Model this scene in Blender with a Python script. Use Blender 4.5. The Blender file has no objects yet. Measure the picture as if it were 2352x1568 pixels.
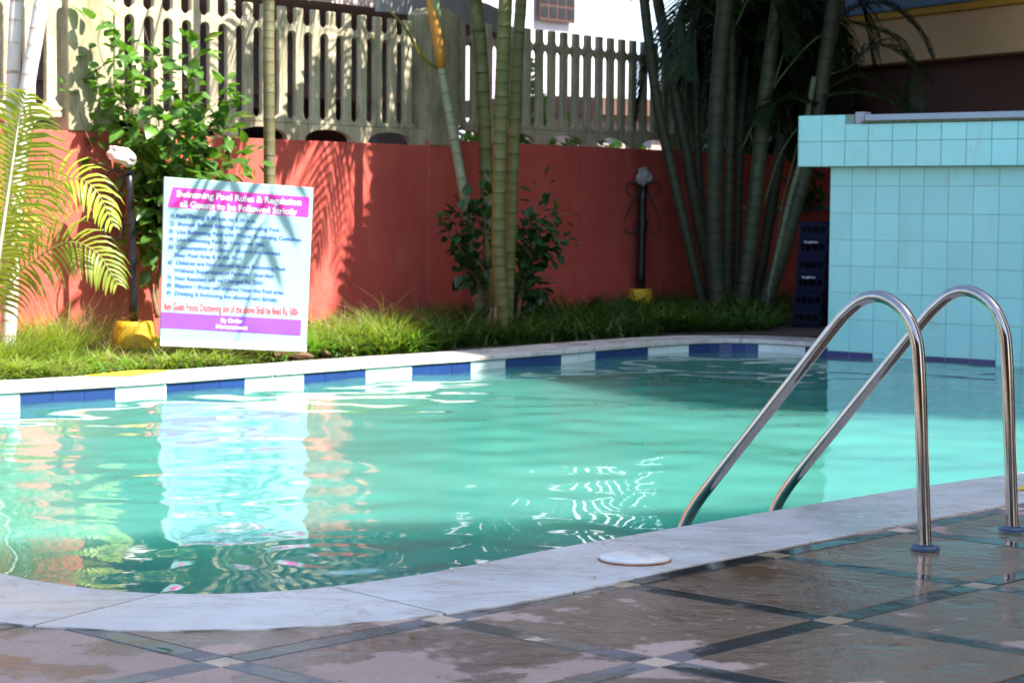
import bpy, bmesh, math, random
import numpy as np
from mathutils import Vector, Matrix, noise

random.seed(7)
rng = np.random.default_rng(7)
S = bpy.context.scene
C = S.collection
V = Vector

# ------------------------------------------------------------------ camera
EYE = 1.03
FPX, PITCH, ROLL = 4856.5, .0649, .0075          # focal length in 2352-wide units
cam = bpy.data.cameras.new('camera')
camo = bpy.data.objects.new('camera', cam)
C.objects.link(camo)
cp, sp = math.cos(PITCH), math.sin(PITCH)
cr, sr = math.cos(ROLL), math.sin(ROLL)
right0, up0, fwd = V((1, 0, 0)), V((0, sp, cp)), V((0, cp, -sp))
rx = right0 * cr + up0 * sr
ux = up0 * cr - right0 * sr
camo.matrix_world = Matrix(((rx.x, ux.x, -fwd.x, 0), (rx.y, ux.y, -fwd.y, 0),
                            (rx.z, ux.z, -fwd.z, EYE), (0, 0, 0, 1)))
cam.sensor_width = 36
cam.lens = 36 * FPX / 2352
cam.clip_start, cam.clip_end = .1, 600
cam.dof.use_dof = True
cam.dof.focus_distance = 7.0
cam.dof.aperture_fstop = 8.0
S.camera = camo

# ------------------------------------------------------------------ sky, sun, exposure
SUN = V((.89, -.46, 1.28)).normalized()
w = bpy.data.worlds.new('World')
S.world = w
w.use_nodes = True
nt = w.node_tree
nt.nodes.clear()
sky = nt.nodes.new('ShaderNodeTexSky')
sky.sky_type = 'NISHITA'
sky.sun_disc = False
sky.sun_elevation = math.asin(SUN.z)
sky.sun_rotation = math.atan2(SUN.x, SUN.y)
sky.air_density, sky.dust_density = 1.0, 1.5
bg = nt.nodes.new('ShaderNodeBackground')
bg.inputs[1].default_value = .13
out = nt.nodes.new('ShaderNodeOutputWorld')
nt.links.new(sky.outputs[0], bg.inputs[0])
nt.links.new(bg.outputs[0], out.inputs[0])
sl = bpy.data.lights.new('sun', 'SUN')
sl.energy = 5.0
sl.angle = math.radians(.53)
sl.color = (1, .95, .87)
slo = bpy.data.objects.new('sun', sl)
slo.rotation_euler = SUN.to_track_quat('Z', 'Y').to_euler()
slo.location = (10, -5, 20)
C.objects.link(slo)
S.view_settings.view_transform = 'Standard'
S.view_settings.look = 'None'
S.view_settings.exposure = 1.75
S.view_settings.gamma = 1
S.view_settings.use_curve_mapping = False
S.cycles.max_bounces = 8
S.cycles.transparent_max_bounces = 12
S.cycles.use_denoising = True


# ------------------------------------------------------------------ helpers: points
def ray(x, y):
    dx, dy = x - 1176, y - 784
    u = cr * dx + sr * dy
    v = -sr * dx + cr * dy
    return V((u, FPX * cp - v * sp, -FPX * sp - v * cp)) / FPX


def at(x, y, Y):                                  # point seen at (x, y) that stands Y metres off
    d = ray(x, y)
    return V((0, 0, EYE)) + d * (Y / d.y)


def onz(x, y, z=0.):
    d = ray(x, y)
    return V((0, 0, EYE)) + d * ((z - EYE) / d.z)


WP = V((-2.854, 14.902, 0))
WD = V((math.cos(math.radians(52.5)), math.sin(math.radians(52.5)), 0))
WN = V((WD.y, -WD.x, 0))                          # wall normal, towards the pool


def wl(s, z, o=0.):                               # point on the garden wall: along, height, out
    return WP + WD * s + WN * o + V((0, 0, z))


def catmull(P, n):
    P = [V(p) for p in P]
    P = [P[0] * 2 - P[1]] + P + [P[-1] * 2 - P[-2]]
    out = []
    for i in range(1, len(P) - 2):
        a, b, c, d = P[i - 1:i + 3]
        for k in range(n):
            t = k / n
            out.append(.5 * ((2 * b) + (c - a) * t + (2 * a - 5 * b + 4 * c - d) * t * t
                             + (3 * b - a - 3 * c + d) * t ** 3))
    out.append(P[-2])
    return out


def resample(P, step=None, n=None):
    L = [0]
    for a, b in zip(P, P[1:]):
        L.append(L[-1] + (b - a).length)
    n = n or max(2, int(round(L[-1] / step)) + 1)
    res, j = [], 0
    for k in range(n):
        t = L[-1] * k / (n - 1)
        while j < len(P) - 2 and L[j + 1] < t:
            j += 1
        f = (t - L[j]) / max(1e-9, L[j + 1] - L[j])
        res.append(P[j].lerp(P[j + 1], min(1, f)))
    return res


# ------------------------------------------------------------------ helpers: meshes
class MB:
    def __init__(s):
        s.v, s.f, s.uv = [], [], []

    def add(s, vs, fs, uvs=None):
        b = len(s.v)
        s.v += [tuple(p) for p in vs]
        s.f += [tuple(i + b for i in f) for f in fs]
        if uvs:
            s.uv += uvs
        elif s.uv:
            s.uv += [(0, 0)] * len(vs)
        return s

    def hexa(s, p):                               # 8 corners: bottom loop, top loop
        return s.add(p, [(3, 2, 1, 0), (4, 5, 6, 7), (0, 1, 5, 4), (1, 2, 6, 5), (2, 3, 7, 6), (3, 0, 4, 7)])

    def box(s, o, x, y, z):                       # corner + three edge vectors
        o, x, y, z = V(o), V(x), V(y), V(z)
        return s.hexa([o, o + x, o + x + y, o + y, o + z, o + x + z, o + x + y + z, o + y + z])

    def prism(s, poly, ex):                       # polygon (list of Vector), extruded by vector
        n = len(poly)
        ex = V(ex)
        return s.add(list(poly) + [p + ex for p in poly],
                     [tuple(range(n - 1, -1, -1)), tuple(range(n, 2 * n))]
                     + [(i, (i + 1) % n, (i + 1) % n + n, i + n) for i in range(n)])

    def tube(s, path, rad, seg=10, cap=True, vpar=None):
        n = len(path)
        rads = rad if isinstance(rad, (list, tuple)) else [rad] * n
        up = V((0, 0, 1))
        t0 = (path[1] - path[0]).normalized()
        nx = t0.cross(V((0, 1, 0)) if abs(t0.y) < .9 else V((1, 0, 0))).normalized()
        vs, fs, uvs = [], [], []
        for i, p in enumerate(path):
            t = (path[min(i + 1, n - 1)] - path[max(i - 1, 0)]).normalized()
            nx = (nx - t * nx.dot(t)).normalized()
            ny = t.cross(nx)
            for k in range(seg):
                a = 2 * math.pi * k / seg
                vs.append(p + (nx * math.cos(a) + ny * math.sin(a)) * rads[i])
                uvs.append((k / seg, vpar[i] if vpar else 0))
        for i in range(n - 1):
            for k in range(seg):
                k2 = (k + 1) % seg
                fs.append((i * seg + k, i * seg + k2, (i + 1) * seg + k2, (i + 1) * seg + k))
        if cap:
            fs += [tuple(range(seg - 1, -1, -1)), tuple(range((n - 1) * seg, n * seg))]
        return s.add(vs, fs, uvs if vpar else None)

    def lathe(s, o, prof, seg=24, axis=None):     # profile of (radius, height)
        o = V(o)
        q = axis.to_track_quat('Z', 'Y') if axis else None
        vs = []
        for r, z in prof:
            for k in range(seg):
                a = 2 * math.pi * k / seg
                p = V((r * math.cos(a), r * math.sin(a), z))
                vs.append(o + (q @ p if q else p))
        n = len(prof)
        fs = [(i * seg + k, i * seg + (k + 1) % seg, (i + 1) * seg + (k + 1) % seg, (i + 1) * seg + k)
              for i in range(n - 1) for k in range(seg)]
        fs += [tuple(range(seg - 1, -1, -1)), tuple(range((n - 1) * seg, n * seg))]
        return s.add(vs, fs)

    def mesh(s, name, m=None, smooth=False):
        me = bpy.data.meshes.new(name)
        me.from_pydata(s.v, [], s.f)
        if s.uv and len(s.uv) == len(s.v):
            uvl = me.uv_layers.new(name='UVMap')
            li = np.zeros(len(me.loops), dtype=np.int32)
            me.loops.foreach_get('vertex_index', li)
            uvl.data.foreach_set('uv', np.array(s.uv, dtype=np.float32)[li].ravel())
        if smooth:
            me.polygons.foreach_set('use_smooth', [True] * len(me.polygons))
        if m:
            me.materials.append(m)
        me.update()
        return me

    def build(s, name, m, parent=None, smooth=False, bevel=0, label=None):
        o = bpy.data.objects.new(name, s.mesh(name, m, smooth))
        C.objects.link(o)
        if parent:
            o.parent = parent
        if bevel:
            b = o.modifiers.new('bevel', 'BEVEL')
            b.width, b.segments, b.limit_method = bevel, 2, 'ANGLE'
        if label:
            o['label'] = label
        return o


def tag(o, label=None, cat=None, group=None, kind=None):
    if label: o['label'] = label
    if cat: o['category'] = cat
    if group: o['group'] = group
    if kind: o['kind'] = kind
    return o


def thing(name, label, cat, group=None, kind=None):
    o = bpy.data.objects.new(name, None)
    o.empty_display_size = .1
    C.objects.link(o)
    return tag(o, label, cat, group, kind)


def inst(name, me, parent, M=None):
    o = bpy.data.objects.new(name, me)
    C.objects.link(o)
    o.parent = parent
    if M is not None:
        o.matrix_local = M
    return o


# ------------------------------------------------------------------ helpers: materials
class N:
    def __init__(s, name):
        s.m = bpy.data.materials.new(name)
        s.m.use_nodes = True
        s.t = s.m.node_tree
        s.t.nodes.clear()
        s.out = s.n('OutputMaterial')
        s.pos = None

    def n(s, ty, **kw):
        nd = s.t.nodes.new('ShaderNode' + ty)
        for k, v in kw.items():
            setattr(nd, k, v)
        return nd

    def l(s, a, b):
        s.t.links.new(a, b)

    def P(s):
        if s.pos is None:
            s.pos = s.n('NewGeometry').outputs['Position']
        return s.pos

    def scaled(s, sc):
        mp = s.n('Mapping')
        mp.inputs['Scale'].default_value = sc
        s.l(s.P(), mp.inputs[0])
        return mp.outputs[0]

    def noise(s, scale, detail=4, rough=.55, vec=None, dist=0):
        nd = s.n('TexNoise')
        nd.inputs['Scale'].default_value = scale
        nd.inputs['Detail'].default_value = detail
        nd.inputs['Roughness'].default_value = rough
        nd.inputs['Distortion'].default_value = dist
        s.l(vec if vec is not None else s.P(), nd.inputs['Vector'])
        return nd.outputs['Fac']

    def ramp(s, fac, stops):
        r = s.n('ValToRGB')
        e = r.color_ramp.elements
        while len(e) < len(stops):
            e.new(.5)
        for el, (p, c) in zip(e, stops):
            el.position = p
            el.color = (*c, 1) if isinstance(c, (tuple, list)) else (c, c, c, 1)
        s.l(fac, r.inputs[0])
        return r.outputs[0]

    def mix(s, fac, a, b, bt='MIX'):
        nd = s.n('Mix', data_type='RGBA', blend_type=bt)
        for i, x in ((0, fac), (6, a), (7, b)):
            if isinstance(x, (int, float)):
                nd.inputs[i].default_value = x
            elif isinstance(x, (tuple, list)):
                nd.inputs[i].default_value = (*x, 1)
            else:
                s.l(x, nd.inputs[i])
        return nd.outputs[2]

    def math(s, op, a, b=0., c=0.):
        nd = s.n('Math', operation=op)
        for i, x in enumerate((a, b, c)):
            if isinstance(x, (int, float)):
                nd.inputs[i].default_value = x
            else:
                s.l(x, nd.inputs[i])
        return nd.outputs[0]

    def bump(s, h, strength=.3, dist=.01, normal=None):
        b = s.n('Bump')
        b.inputs['Strength'].default_value = strength
        b.inputs['Distance'].default_value = dist
        s.l(h, b.inputs['Height'])
        if normal is not None:
            s.l(normal, b.inputs['Normal'])
        return b.outputs[0]

    def pbsdf(s, color, rough=.6, normal=None, metallic=0., spec=.5, final=True, **kw):
        p = s.n('BsdfPrincipled')
        for k, x in (('Base Color', color), ('Roughness', rough), ('Metallic', metallic), ('Specular IOR Level', spec)):
            if isinstance(x, (int, float)):
                p.inputs[k].default_value = x
            elif isinstance(x, (tuple, list)):
                p.inputs[k].default_value = (*x, 1)
            else:
                s.l(x, p.inputs[k])
        for k, x in kw.items():
            p.inputs[k].default_value = x
        if normal is not None:
            s.l(normal, p.inputs['Normal'])
        if final:
            s.l(p.outputs[0], s.out.inputs[0])
        return p


def rnd(a):
    return a.n('ObjectInfo').outputs['Random']


def simple(name, col, rough=.6, var=.25, scale=6, bump=.15, bscale=60, metallic=0, spec=.5, piece=0., dirt=None):
    a = N(name)
    f = a.noise(scale, 6, .6)
    c = a.mix(a.ramp(f, [(.3, 0), (.7, 1)]), tuple(x * (1 - var) for x in col), tuple(min(1, x * (1 + var)) for x in col))
    if dirt:
        f2 = a.noise(dirt[1], 5, .65, a.scaled((1, 1, .35)))
        c = a.mix(a.math('MULTIPLY', a.ramp(f2, [(.48, 0), (.68, 1)]), dirt[2] if len(dirt) > 2 else .7), c, dirt[0])
    if piece:
        c = a.mix(1, c, a.ramp(rnd(a), [(0, 1 - piece), (1, 1 + piece)]), 'MULTIPLY')
    a.pbsdf(c, rough, a.bump(a.noise(bscale, 4), bump, .004) if bump else None, metallic, spec)
    return a.m


def leafy(name, col, col2, rough=.3, trans=.35, scale=9, young=None):
    a = N(name)
    c = a.mix(a.ramp(a.noise(scale, 2), [(.35, 0), (.65, 1)]), col, col2)
    c = a.mix(1, c, a.ramp(rnd(a), [(0, .65), (1, 1.35)]), 'MULTIPLY')
    p = a.pbsdf(c, rough, None, 0, .5, False)
    tr = a.n('BsdfTranslucent')
    tc = a.mix(1, c, (1.5, 1.6, .5), 'MULTIPLY')
    a.l(tc, tr.inputs[0])
    m = a.n('MixShader')
    m.inputs[0].default_value = trans
    a.l(p.outputs[0], m.inputs[1])
    a.l(tr.outputs[0], m.inputs[2])
    a.l(m.outputs[0], a.out.inputs[0])
    return a.m


def trunkmat(name, g1, g2, ring, pale, wear=.5):
    a = N(name)
    uv = a.n('UVMap')
    sx = a.n('SeparateXYZ')
    a.l(uv.outputs[0], sx.inputs[0])
    wob = a.math('MULTIPLY_ADD', a.noise(14, 2), .14, -.07)
    fr = a.math('FRACT', a.math('ADD', sx.outputs[1], wob))
    ringm = a.ramp(fr, [(0, 1), (.07, .9), (.13, 0)])
    body = a.mix(a.ramp(a.noise(5, 4, .6, a.scaled((1, 1, .4))), [(.35, 0), (.65, 1)]), g1, g2)
    patch = a.ramp(a.noise(11, 5, .7), [(.52, 0), (.6, 1)])
    body = a.mix(a.math('MULTIPLY', patch, wear), body, pale)
    body = a.mix(a.ramp(fr, [(.13, 0), (.25, .16), (1, 0)]), body, pale)
    rp = a.math('MULTIPLY', ringm, a.ramp(a.noise(11, 4, .7), [(.38, .1), (.6, 1)]))
    c = a.mix(rp, body, ring)
    a.pbsdf(c, .55, a.bump(a.noise(60, 4), .2, .004), 0, .35)
    return a.m


M = {}
# --- wall paint
a = N('red_paint')
c = a.mix(a.ramp(a.noise(2.2, 6, .65), [(.3, 0), (.7, 1)]), (.50, .080, .062), (.60, .115, .084))
st = a.ramp(a.noise(3.2, 6, .7, a.scaled((1, 1, .45))), [(.56, 0), (.74, 1)])
c = a.mix(a.math('MULTIPLY', st, .55), c, (.60, .19, .15))
c = a.mix(a.ramp(a.noise(19, 5, .7), [(.66, 0), (.74, .6)]), c, (.2, .04, .04))
gz = a.n('SeparateXYZ')
a.l(a.P(), gz.inputs[0])
mud = a.math('MULTIPLY_ADD', a.noise(6, 6, .7), .9, a.math('MULTIPLY', gz.outputs[2], -1.1))
c = a.mix(a.ramp(mud, [(.22, 0), (.5, .75)]), c, (.16, .07, .045))
streak = a.ramp(a.noise(9, 5, .7, a.scaled((1.5, 1.5, .12))), [(.56, 0), (.72, .3)])
c = a.mix(streak, c, (.28, .06, .045))
a.pbsdf(c, .62, a.bump(a.noise(26, 6, .6), .45, .012, a.bump(a.noise(3, 3), .5, .03)), 0, .35)
M['red'] = a.m
# --- weathered concrete
a = N('weathered_concrete')
c = a.mix(a.ramp(a.noise(4, 6, .65), [(.3, 0), (.7, 1)]), (.38, .33, .215), (.56, .49, .35))
c = a.mix(a.ramp(a.noise(7, 6, .7, a.scaled((1.6, 1.6, .3))), [(.5, 0), (.7, .75)]), c, (.13, .125, .075))
c = a.mix(a.ramp(a.noise(23, 4, .7), [(.6, 0), (.7, .6)]), c, (.22, .14, .08))
a.pbsdf(c, .85, a.bump(a.noise(45, 6, .65), .5, .01), 0, .2)
M['concrete'] = a.m
a = N('mossy_concrete')
c = a.mix(a.ramp(a.noise(3, 6, .65), [(.3, 0), (.7, 1)]), (.30, .27, .17), (.44, .40, .27))
c = a.mix(a.ramp(a.noise(5, 6, .7, a.scaled((1.4, 1.4, .35))), [(.48, 0), (.66, .8)]), c, (.16, .145, .075))
a.pbsdf(c, .85, a.bump(a.noise(40, 6, .65), .5, .01), 0, .2)
M['mossy'] = a.m

# --- pool stone and tiles
a = N('coping_marble')
c = a.mix(a.ramp(a.noise(2.5, 6, .65), [(.3, 0), (.7, 1)]), (.50, .49, .47), (.66, .65, .63))
vein = a.noise(1.6, 8, .6, a.scaled((1, 3.2, 1)), 1.6)
c = a.mix(a.ramp(vein, [(.47, 0), (.497, .55), (.503, .55), (.53, 0)]), c, (.36, .28, .2))
c = a.mix(a.ramp(a.noise(7, 5, .7), [(.55, 0), (.75, .5)]), c, (.50, .38, .27))
c = a.mix(1, c, a.ramp(rnd(a), [(0, .88), (1, 1.1)]), 'MULTIPLY')
wet = a.ramp(a.noise(2.1, 5, .6), [(.42, 0), (.6, 1)])
r = a.math('MULTIPLY_ADD', wet, -.24, .46)
a.pbsdf(c, r, a.bump(a.noise(55, 6, .7), .35, .004, a.bump(a.noise(6, 3), .2, .01)), 0, .5)
M['coping'] = a.m


def wetstone(name, dry1, dry2, wet1, wet2, thr, relief, rwet=.06, piece=.12):
    a = N(name)
    big = a.noise(1.9, 5, .55, None, .5)
    fine = a.noise(9, 5, .6)
    fld = a.math('MULTIPLY_ADD', fine, .34, a.math('MULTIPLY', big, .80))
    gx = a.n('SeparateXYZ')
    a.l(a.P(), gx.inputs[0])
    # the splash zone below the ladder is the wettest spot of the deck
    d2 = a.math('ADD', a.math('POWER', a.math('SUBTRACT', gx.outputs[0], 1.15), 2.),
                a.math('POWER', a.math('SUBTRACT', gx.outputs[1], 5.75), 2.))
    fld = a.math('ADD', fld, a.math('MULTIPLY', a.math('EXPONENT', a.math('MULTIPLY', d2, -1.1)), .19))
    wet = a.ramp(fld, [(thr - .02, 0), (thr - .004, .7), (thr + .03, 1)])
    pool = a.ramp(fld, [(thr + .05, 0), (thr + .17, 1)])
    n1 = a.ramp(a.noise(3.1, 6, .65), [(.3, 0), (.7, 1)])
    grain = a.ramp(a.noise(120, 3, .7), [(.3, .8), (.7, 1.15)])
    dry = a.mix(n1, dry1, dry2)
    wt = a.mix(n1, wet1, wet2)
    c = a.mix(wet, dry, wt)
    c = a.mix(1, c, grain, 'MULTIPLY')
    c = a.mix(1, c, a.ramp(rnd(a), [(0, 1 - piece), (1, 1 + piece)]), 'MULTIPLY')
    rough = a.mix(wet, (.62,) * 3, a.mix(pool, (.17,) * 3, (rwet,) * 3))
    rel = a.math('MULTIPLY', a.noise(30, 6, .65), a.math('MULTIPLY_ADD', pool, -.85, 1.))
    rel2 = a.math('MULTIPLY', a.noise(10, 4, .6), a.math('MULTIPLY_ADD', pool, -.7, 1.))
    nb = a.bump(rel, relief, .006, a.bump(rel2, relief * .6, .012))
    a.pbsdf(c, rough, nb, 0, .5)
    return a.m


M['slab'] = wetstone('deck_slab', (.40, .275, .225), (.47, .335, .28), (.145, .082, .043), (.215, .135, .082), .575, .9)
M['strip'] = wetstone('deck_strip', (.15, .135, .135), (.20, .18, .18), (.026, .025, .024), (.055, .052, .05), .555, .25, .05)
M['corner'] = wetstone('deck_corner', (.52, .40, .29), (.58, .46, .34), (.30, .20, .12), (.40, .29, .18), .58, .25, .12, .05)
M['mortar'] = simple('mortar', (.10, .085, .075), .8)
M['grout'] = simple('grout', (.20, .12, .07), .85)


def tilemat(name, col, col2, rough=.22, grime=(.30, .34, .22), g=.35):
    a = N(name)
    c = a.mix(a.ramp(a.noise(1.7, 4), [(.3, 0), (.7, 1)]), col, col2)
    c = a.mix(1, c, a.ramp(rnd(a), [(0, .95), (1, 1.04)]), 'MULTIPLY')
    c = a.mix(a.math('MULTIPLY', a.ramp(a.noise(5, 6, .7, a.scaled((1, 1, .4))), [(.55, 0), (.75, 1)]), g), c, grime)
    a.pbsdf(c, rough, a.bump(a.noise(9, 3), .08, .004), 0, .5)
    return a.m


M['tile_aqua'] = tilemat('aqua_tile', (.28, .70, .70), (.33, .77, .76))
M['tile_white'] = tilemat('white_tile', (.60, .72, .71), (.70, .78, .77))
M['tile_blue'] = tilemat('blue_tile', (.013, .036, .14), (.018, .05, .19), .3, (.06, .09, .16), .2)
M['tile_grout'] = simple('tile_grout', (.20, .30, .24), .9)
M['wall_grout'] = simple('wall_grout', (.36, .56, .48), .9)
M['soil'] = simple('soil', (.075, .05, .033), .95, .4, 5, .6, 40)
M['far_ground'] = simple('far_ground', (.30, .24, .19), .95, .25, 2, .4, 20)

# --- water: murky pool water
a = N('pool_water')
c = a.mix(a.ramp(a.noise(.55, 3), [(.3, 0), (.7, 1)]), (.055, .24, .195), (.075, .275, .225))
rip = a.noise(13, 3, .5, a.scaled((.55, 1, 1)))
p = a.pbsdf(c, .015, a.bump(rip, .018, .02), 0, .5, IOR=1.333)
p.inputs['Subsurface Weight'].default_value = 1.0
p.inputs['Subsurface Radius'].default_value = (.6, 1.0, .9)
p.inputs['Subsurface Scale'].default_value = 4.5
M['water'] = a.m

# --- metal, plastic, paint
a = N('stainless_steel')
c = a.mix(a.ramp(a.noise(30, 5, .7), [(.45, 0), (.75, 1)]), (.42, .385, .36), (.35, .29, .25))
rr = a.math('MULTIPLY_ADD', a.noise(45, 4), .10, .04)
a.pbsdf(c, rr, a.bump(a.noise(250, 2), .05, .001), 1.)
M['steel'] = a.m
M['flange'] = simple('flange_plastic', (.05, .085, .15), .35, .2, 20, .05)
M['white_plastic'] = simple('white_plastic', (.72, .71, .68), .3, .06, 8, .05, dirt=((.33, .15, .05), 9, .55))
M['black'] = simple('black_metal', (.012, .012, .014), .35, .3, 20, .2)
M['yellow'] = simple('yellow_paint', (.74, .47, .022), .6, .12, 10, .5, 30, dirt=((.55, .30, .03), 8))
M['yellow_mark'] = simple('yellow_marking', (.70, .50, .03), .6, .1, 10, .1)
M['bag'] = simple('lamp_wrap', (.62, .59, .53), .6, .2, 12, .5, 25)
M['bag_grey'] = simple('lamp_wrap_grey', (.36, .34, .33), .6, .25, 14, .5, 25)
M['board'] = simple('sign_board', (.22, .36, .385), .4, .04, 3, .03)
M['magenta'] = simple('print_magenta', (.60, .02, .30), .45, .05, 3, 0)
M['purple'] = simple('print_purple', (.17, .045, .42), .45, .12, 6, 0)
M['ink_white'] = simple('print_white', (.80, .78, .76), .45, .02, 3, 0)
M['ink_blue'] = simple('print_blue', (.035, .11, .36), .45, .05, 3, 0)
M['ink_red'] = simple('print_red', (.55, .03, .06), .45, .05, 3, 0)
M['ink_yellow'] = simple('print_yellow', (.80, .74, .38), .45, .05, 3, 0)
M['board_bare'] = simple('bare_board', (.42, .42, .42), .5, .12, 8, .05)
M['crate'] = simple('crate_plastic', (.006, .009, .032), .75, .2, 9, .1, spec=.15)
M['crate_dark'] = simple('crate_dark', (.009, .009, .012), .8, .2, 9, .1, spec=.1)
M['white_wall'] = simple('white_plaster', (.47, .47, .51), .8, .05, 3, .1)
M['blue_wall'] = simple('pale_blue_plaster', (.34, .44, .56), .8, .06, 3, .1)
M['lilac_wall'] = simple('lilac_plaster', (.42, .39, .46), .8, .06, 3, .1)  # white plaster with the shade of that side put into the colour
M['grey_wall'] = simple('grey_plaster', (.46, .45, .48), .85, .15, 3, .1)
M['mauve'] = simple('mauve_plaster', (.58, .45, .44), .8, .1, 2, .1)
M['maroon'] = simple('maroon_wood', (.085, .022, .018), .55, .25, 6, .1)
M['window_wood'] = simple('window_wood', (.05, .02, .014), .6, .2, 9, .1)
M['glass'] = simple('dark_glass', (.012, .012, .014), .3, .2, 3, 0, spec=.25)
M['roof_tile'] = simple('roof_tile', (.13, .06, .045), .8, .3, 8, .3)
M['pink_stone'] = simple('pink_rubble', (.42, .32, .29), .9, .35, 9, .6, 14)
M['tan'] = simple('tan_plaster', (.76, .48, .26), .8, .07, 2, .15)
M['brown'] = simple('brown_plaster', (.12, .048, .032), .75, .12, 2, .15)
M['trim_yellow'] = simple('trim_yellow', (.66, .33, .03), .7, .08, 3, .1)
M['fascia_blue'] = simple('fascia_blue', (.13, .24, .42), .6, .1, 3, .1)
M['cream'] = simple('cream_plaster', (.62, .55, .44), .85, .06, 2, .1)
M['pipe'] = simple('grey_pipe', (.32, .28, .28), .5, .1, 9, .1)
M['capmetal'] = simple('wall_cap_metal', (.30, .37, .46), .35, .1, 6, .05)
M['lavender'] = simple('lavender_plaster', (.34, .32, .42), .7, .15, 9, .1)

# --- plants
M['leaf'] = leafy('shrub_leaf', (.075, .185, .03), (.12, .26, .045), .24, .4)
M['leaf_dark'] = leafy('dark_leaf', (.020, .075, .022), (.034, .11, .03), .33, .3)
M['leaf_lit'] = leafy('hedge_leaf', (.10, .20, .03), (.17, .29, .04), .4, .4, 3)
M['frond'] = leafy('frond_green', (.032, .075, .014), (.055, .115, .02), .35, .3, 4)
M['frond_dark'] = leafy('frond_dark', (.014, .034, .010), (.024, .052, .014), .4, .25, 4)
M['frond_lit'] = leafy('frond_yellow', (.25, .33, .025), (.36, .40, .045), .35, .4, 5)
M['rachis'] = simple('palm_rachis', (.26, .28, .08), .5, .2, 9, 0)
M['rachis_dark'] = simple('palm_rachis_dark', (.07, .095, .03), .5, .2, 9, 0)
M['sheath'] = simple('orange_sheath', (.60, .26, .045), .5, .25, 7, .1)
M['sheath_green'] = simple('green_sheath', (.25, .33, .16), .5, .25, 7, .1)
M['twig'] = simple('shrub_bark', (.20, .13, .07), .85, .3, 20, .3)
M['grass'] = leafy('grass_blade', (.12, .19, .025), (.20, .26, .04), .5, .4, 7)
M['grass_dark'] = leafy('strap_leaf', (.045, .105, .02), (.075, .15, .028), .38, .3, 7)
M['seed'] = leafy('seed_stalk', (.26, .22, .10), (.36, .29, .13), .7, .3, 7)
M['trunk_green'] = trunkmat('palm_trunk_green', (.085, .115, .035), (.17, .17, .05), (.018, .017, .014), (.30, .29, .18), .35)
M['trunk_olive'] = trunkmat('palm_trunk_olive', (.078, .092, .022), (.125, .125, .03), (.022, .02, .018), (.24, .21, .12), .3)
M['trunk_pale'] = trunkmat('palm_trunk_pale', (.20, .26, .13), (.30, .33, .20), (.12, .11, .06), (.42, .43, .34), .5)
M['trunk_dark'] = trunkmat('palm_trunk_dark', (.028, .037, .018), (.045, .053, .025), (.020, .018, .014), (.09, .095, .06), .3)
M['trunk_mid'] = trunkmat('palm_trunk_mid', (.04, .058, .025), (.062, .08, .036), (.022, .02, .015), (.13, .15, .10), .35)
M['trunk_lime'] = trunkmat('palm_trunk_lime', (.10, .15, .07), (.15, .20, .10), (.05, .05, .03), (.2, .22, .16), .4)
M['trunk_white'] = trunkmat('palm_trunk_white', (.50, .49, .44), (.62, .61, .57), (.30, .15, .07), (.66, .64, .6), .4)
M['trunk_brown'] = trunkmat('palm_trunk_brown', (.085, .08, .036), (.15, .13, .06), (.025, .022, .016), (.22, .2, .12), .35)


# ------------------------------------------------------------------ pool outline
near = [(-1.75, 6.15), (-1.4, 5.76), (-1.26, 5.64), (-1.03, 5.51), (-.79, 5.48), (-.55, 5.555), (-.32, 5.72), (-.09, 5.97),
        (.17, 6.29), (.52, 6.67), (.86, 7.04), (1.28, 7.48), (1.66, 7.85), (1.98, 8.15), (3, 9.13), (4, 10.1), (5, 11.07), (6.1, 12.1)]
left_end = [(-3.0, 11.34), (-3.3, 10.9), (-3.45, 10.3), (-3.42, 9.5), (-3.1, 8.5), (-2.6, 7.5), (-2.15, 6.72)]
far = [(2.36, 15.77), (2.17, 16.02), (1.9, 16.22), (1.6, 16.26), (1.33, 16.08), (1.03, 15.767), (.636, 15.28), (.372, 14.93), (-.017, 14.48),
       (-.278, 14.17), (-.668, 13.77), (-.936, 13.47), (-1.31, 13.04), (-1.59, 12.73), (-1.98, 12.29), (-2.26, 12.0), (-2.8, 11.52)]
open_line = resample(catmull([V((x, y, 0)) for x, y in far + left_end + near], 8), .06)   # far right -> left -> near right
TW0, TWD = V((2.36, 15.77, 0)), V((.77363, -.63364, 0))
TWN = V((-.63364, -.77363, 0))                    # tile wall normal, towards the pool
outline = open_line + [TW0 + TWD * 4.6]


def offset(P, d):
    o = []
    for i, p in enumerate(P):
        t = (P[min(i + 1, len(P) - 1)] - P[max(i - 1, 0)]).normalized()
        o.append(p + V((t.y, -t.x, 0)) * -d)      # outward = right-hand... sign checked below
    return o


ctr = V((0, 10.5, 0))
sgn = 1 if (offset(open_line, .3)[40] - ctr).length > (open_line[40] - ctr).length else -1
arc = [0.]
for p, q in zip(open_line, open_line[1:]):
    arc.append(arc[-1] + (q - p).length)


def inside(x, y, poly):
    c = False
    j = len(poly) - 1
    for i in range(len(poly)):
        if (poly[i].y > y) != (poly[j].y > y) and x < (poly[j].x - poly[i].x) * (y - poly[i].y) / (poly[j].y - poly[i].y) + poly[i].x:
            c = not c
        j = i
    return c


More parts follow.
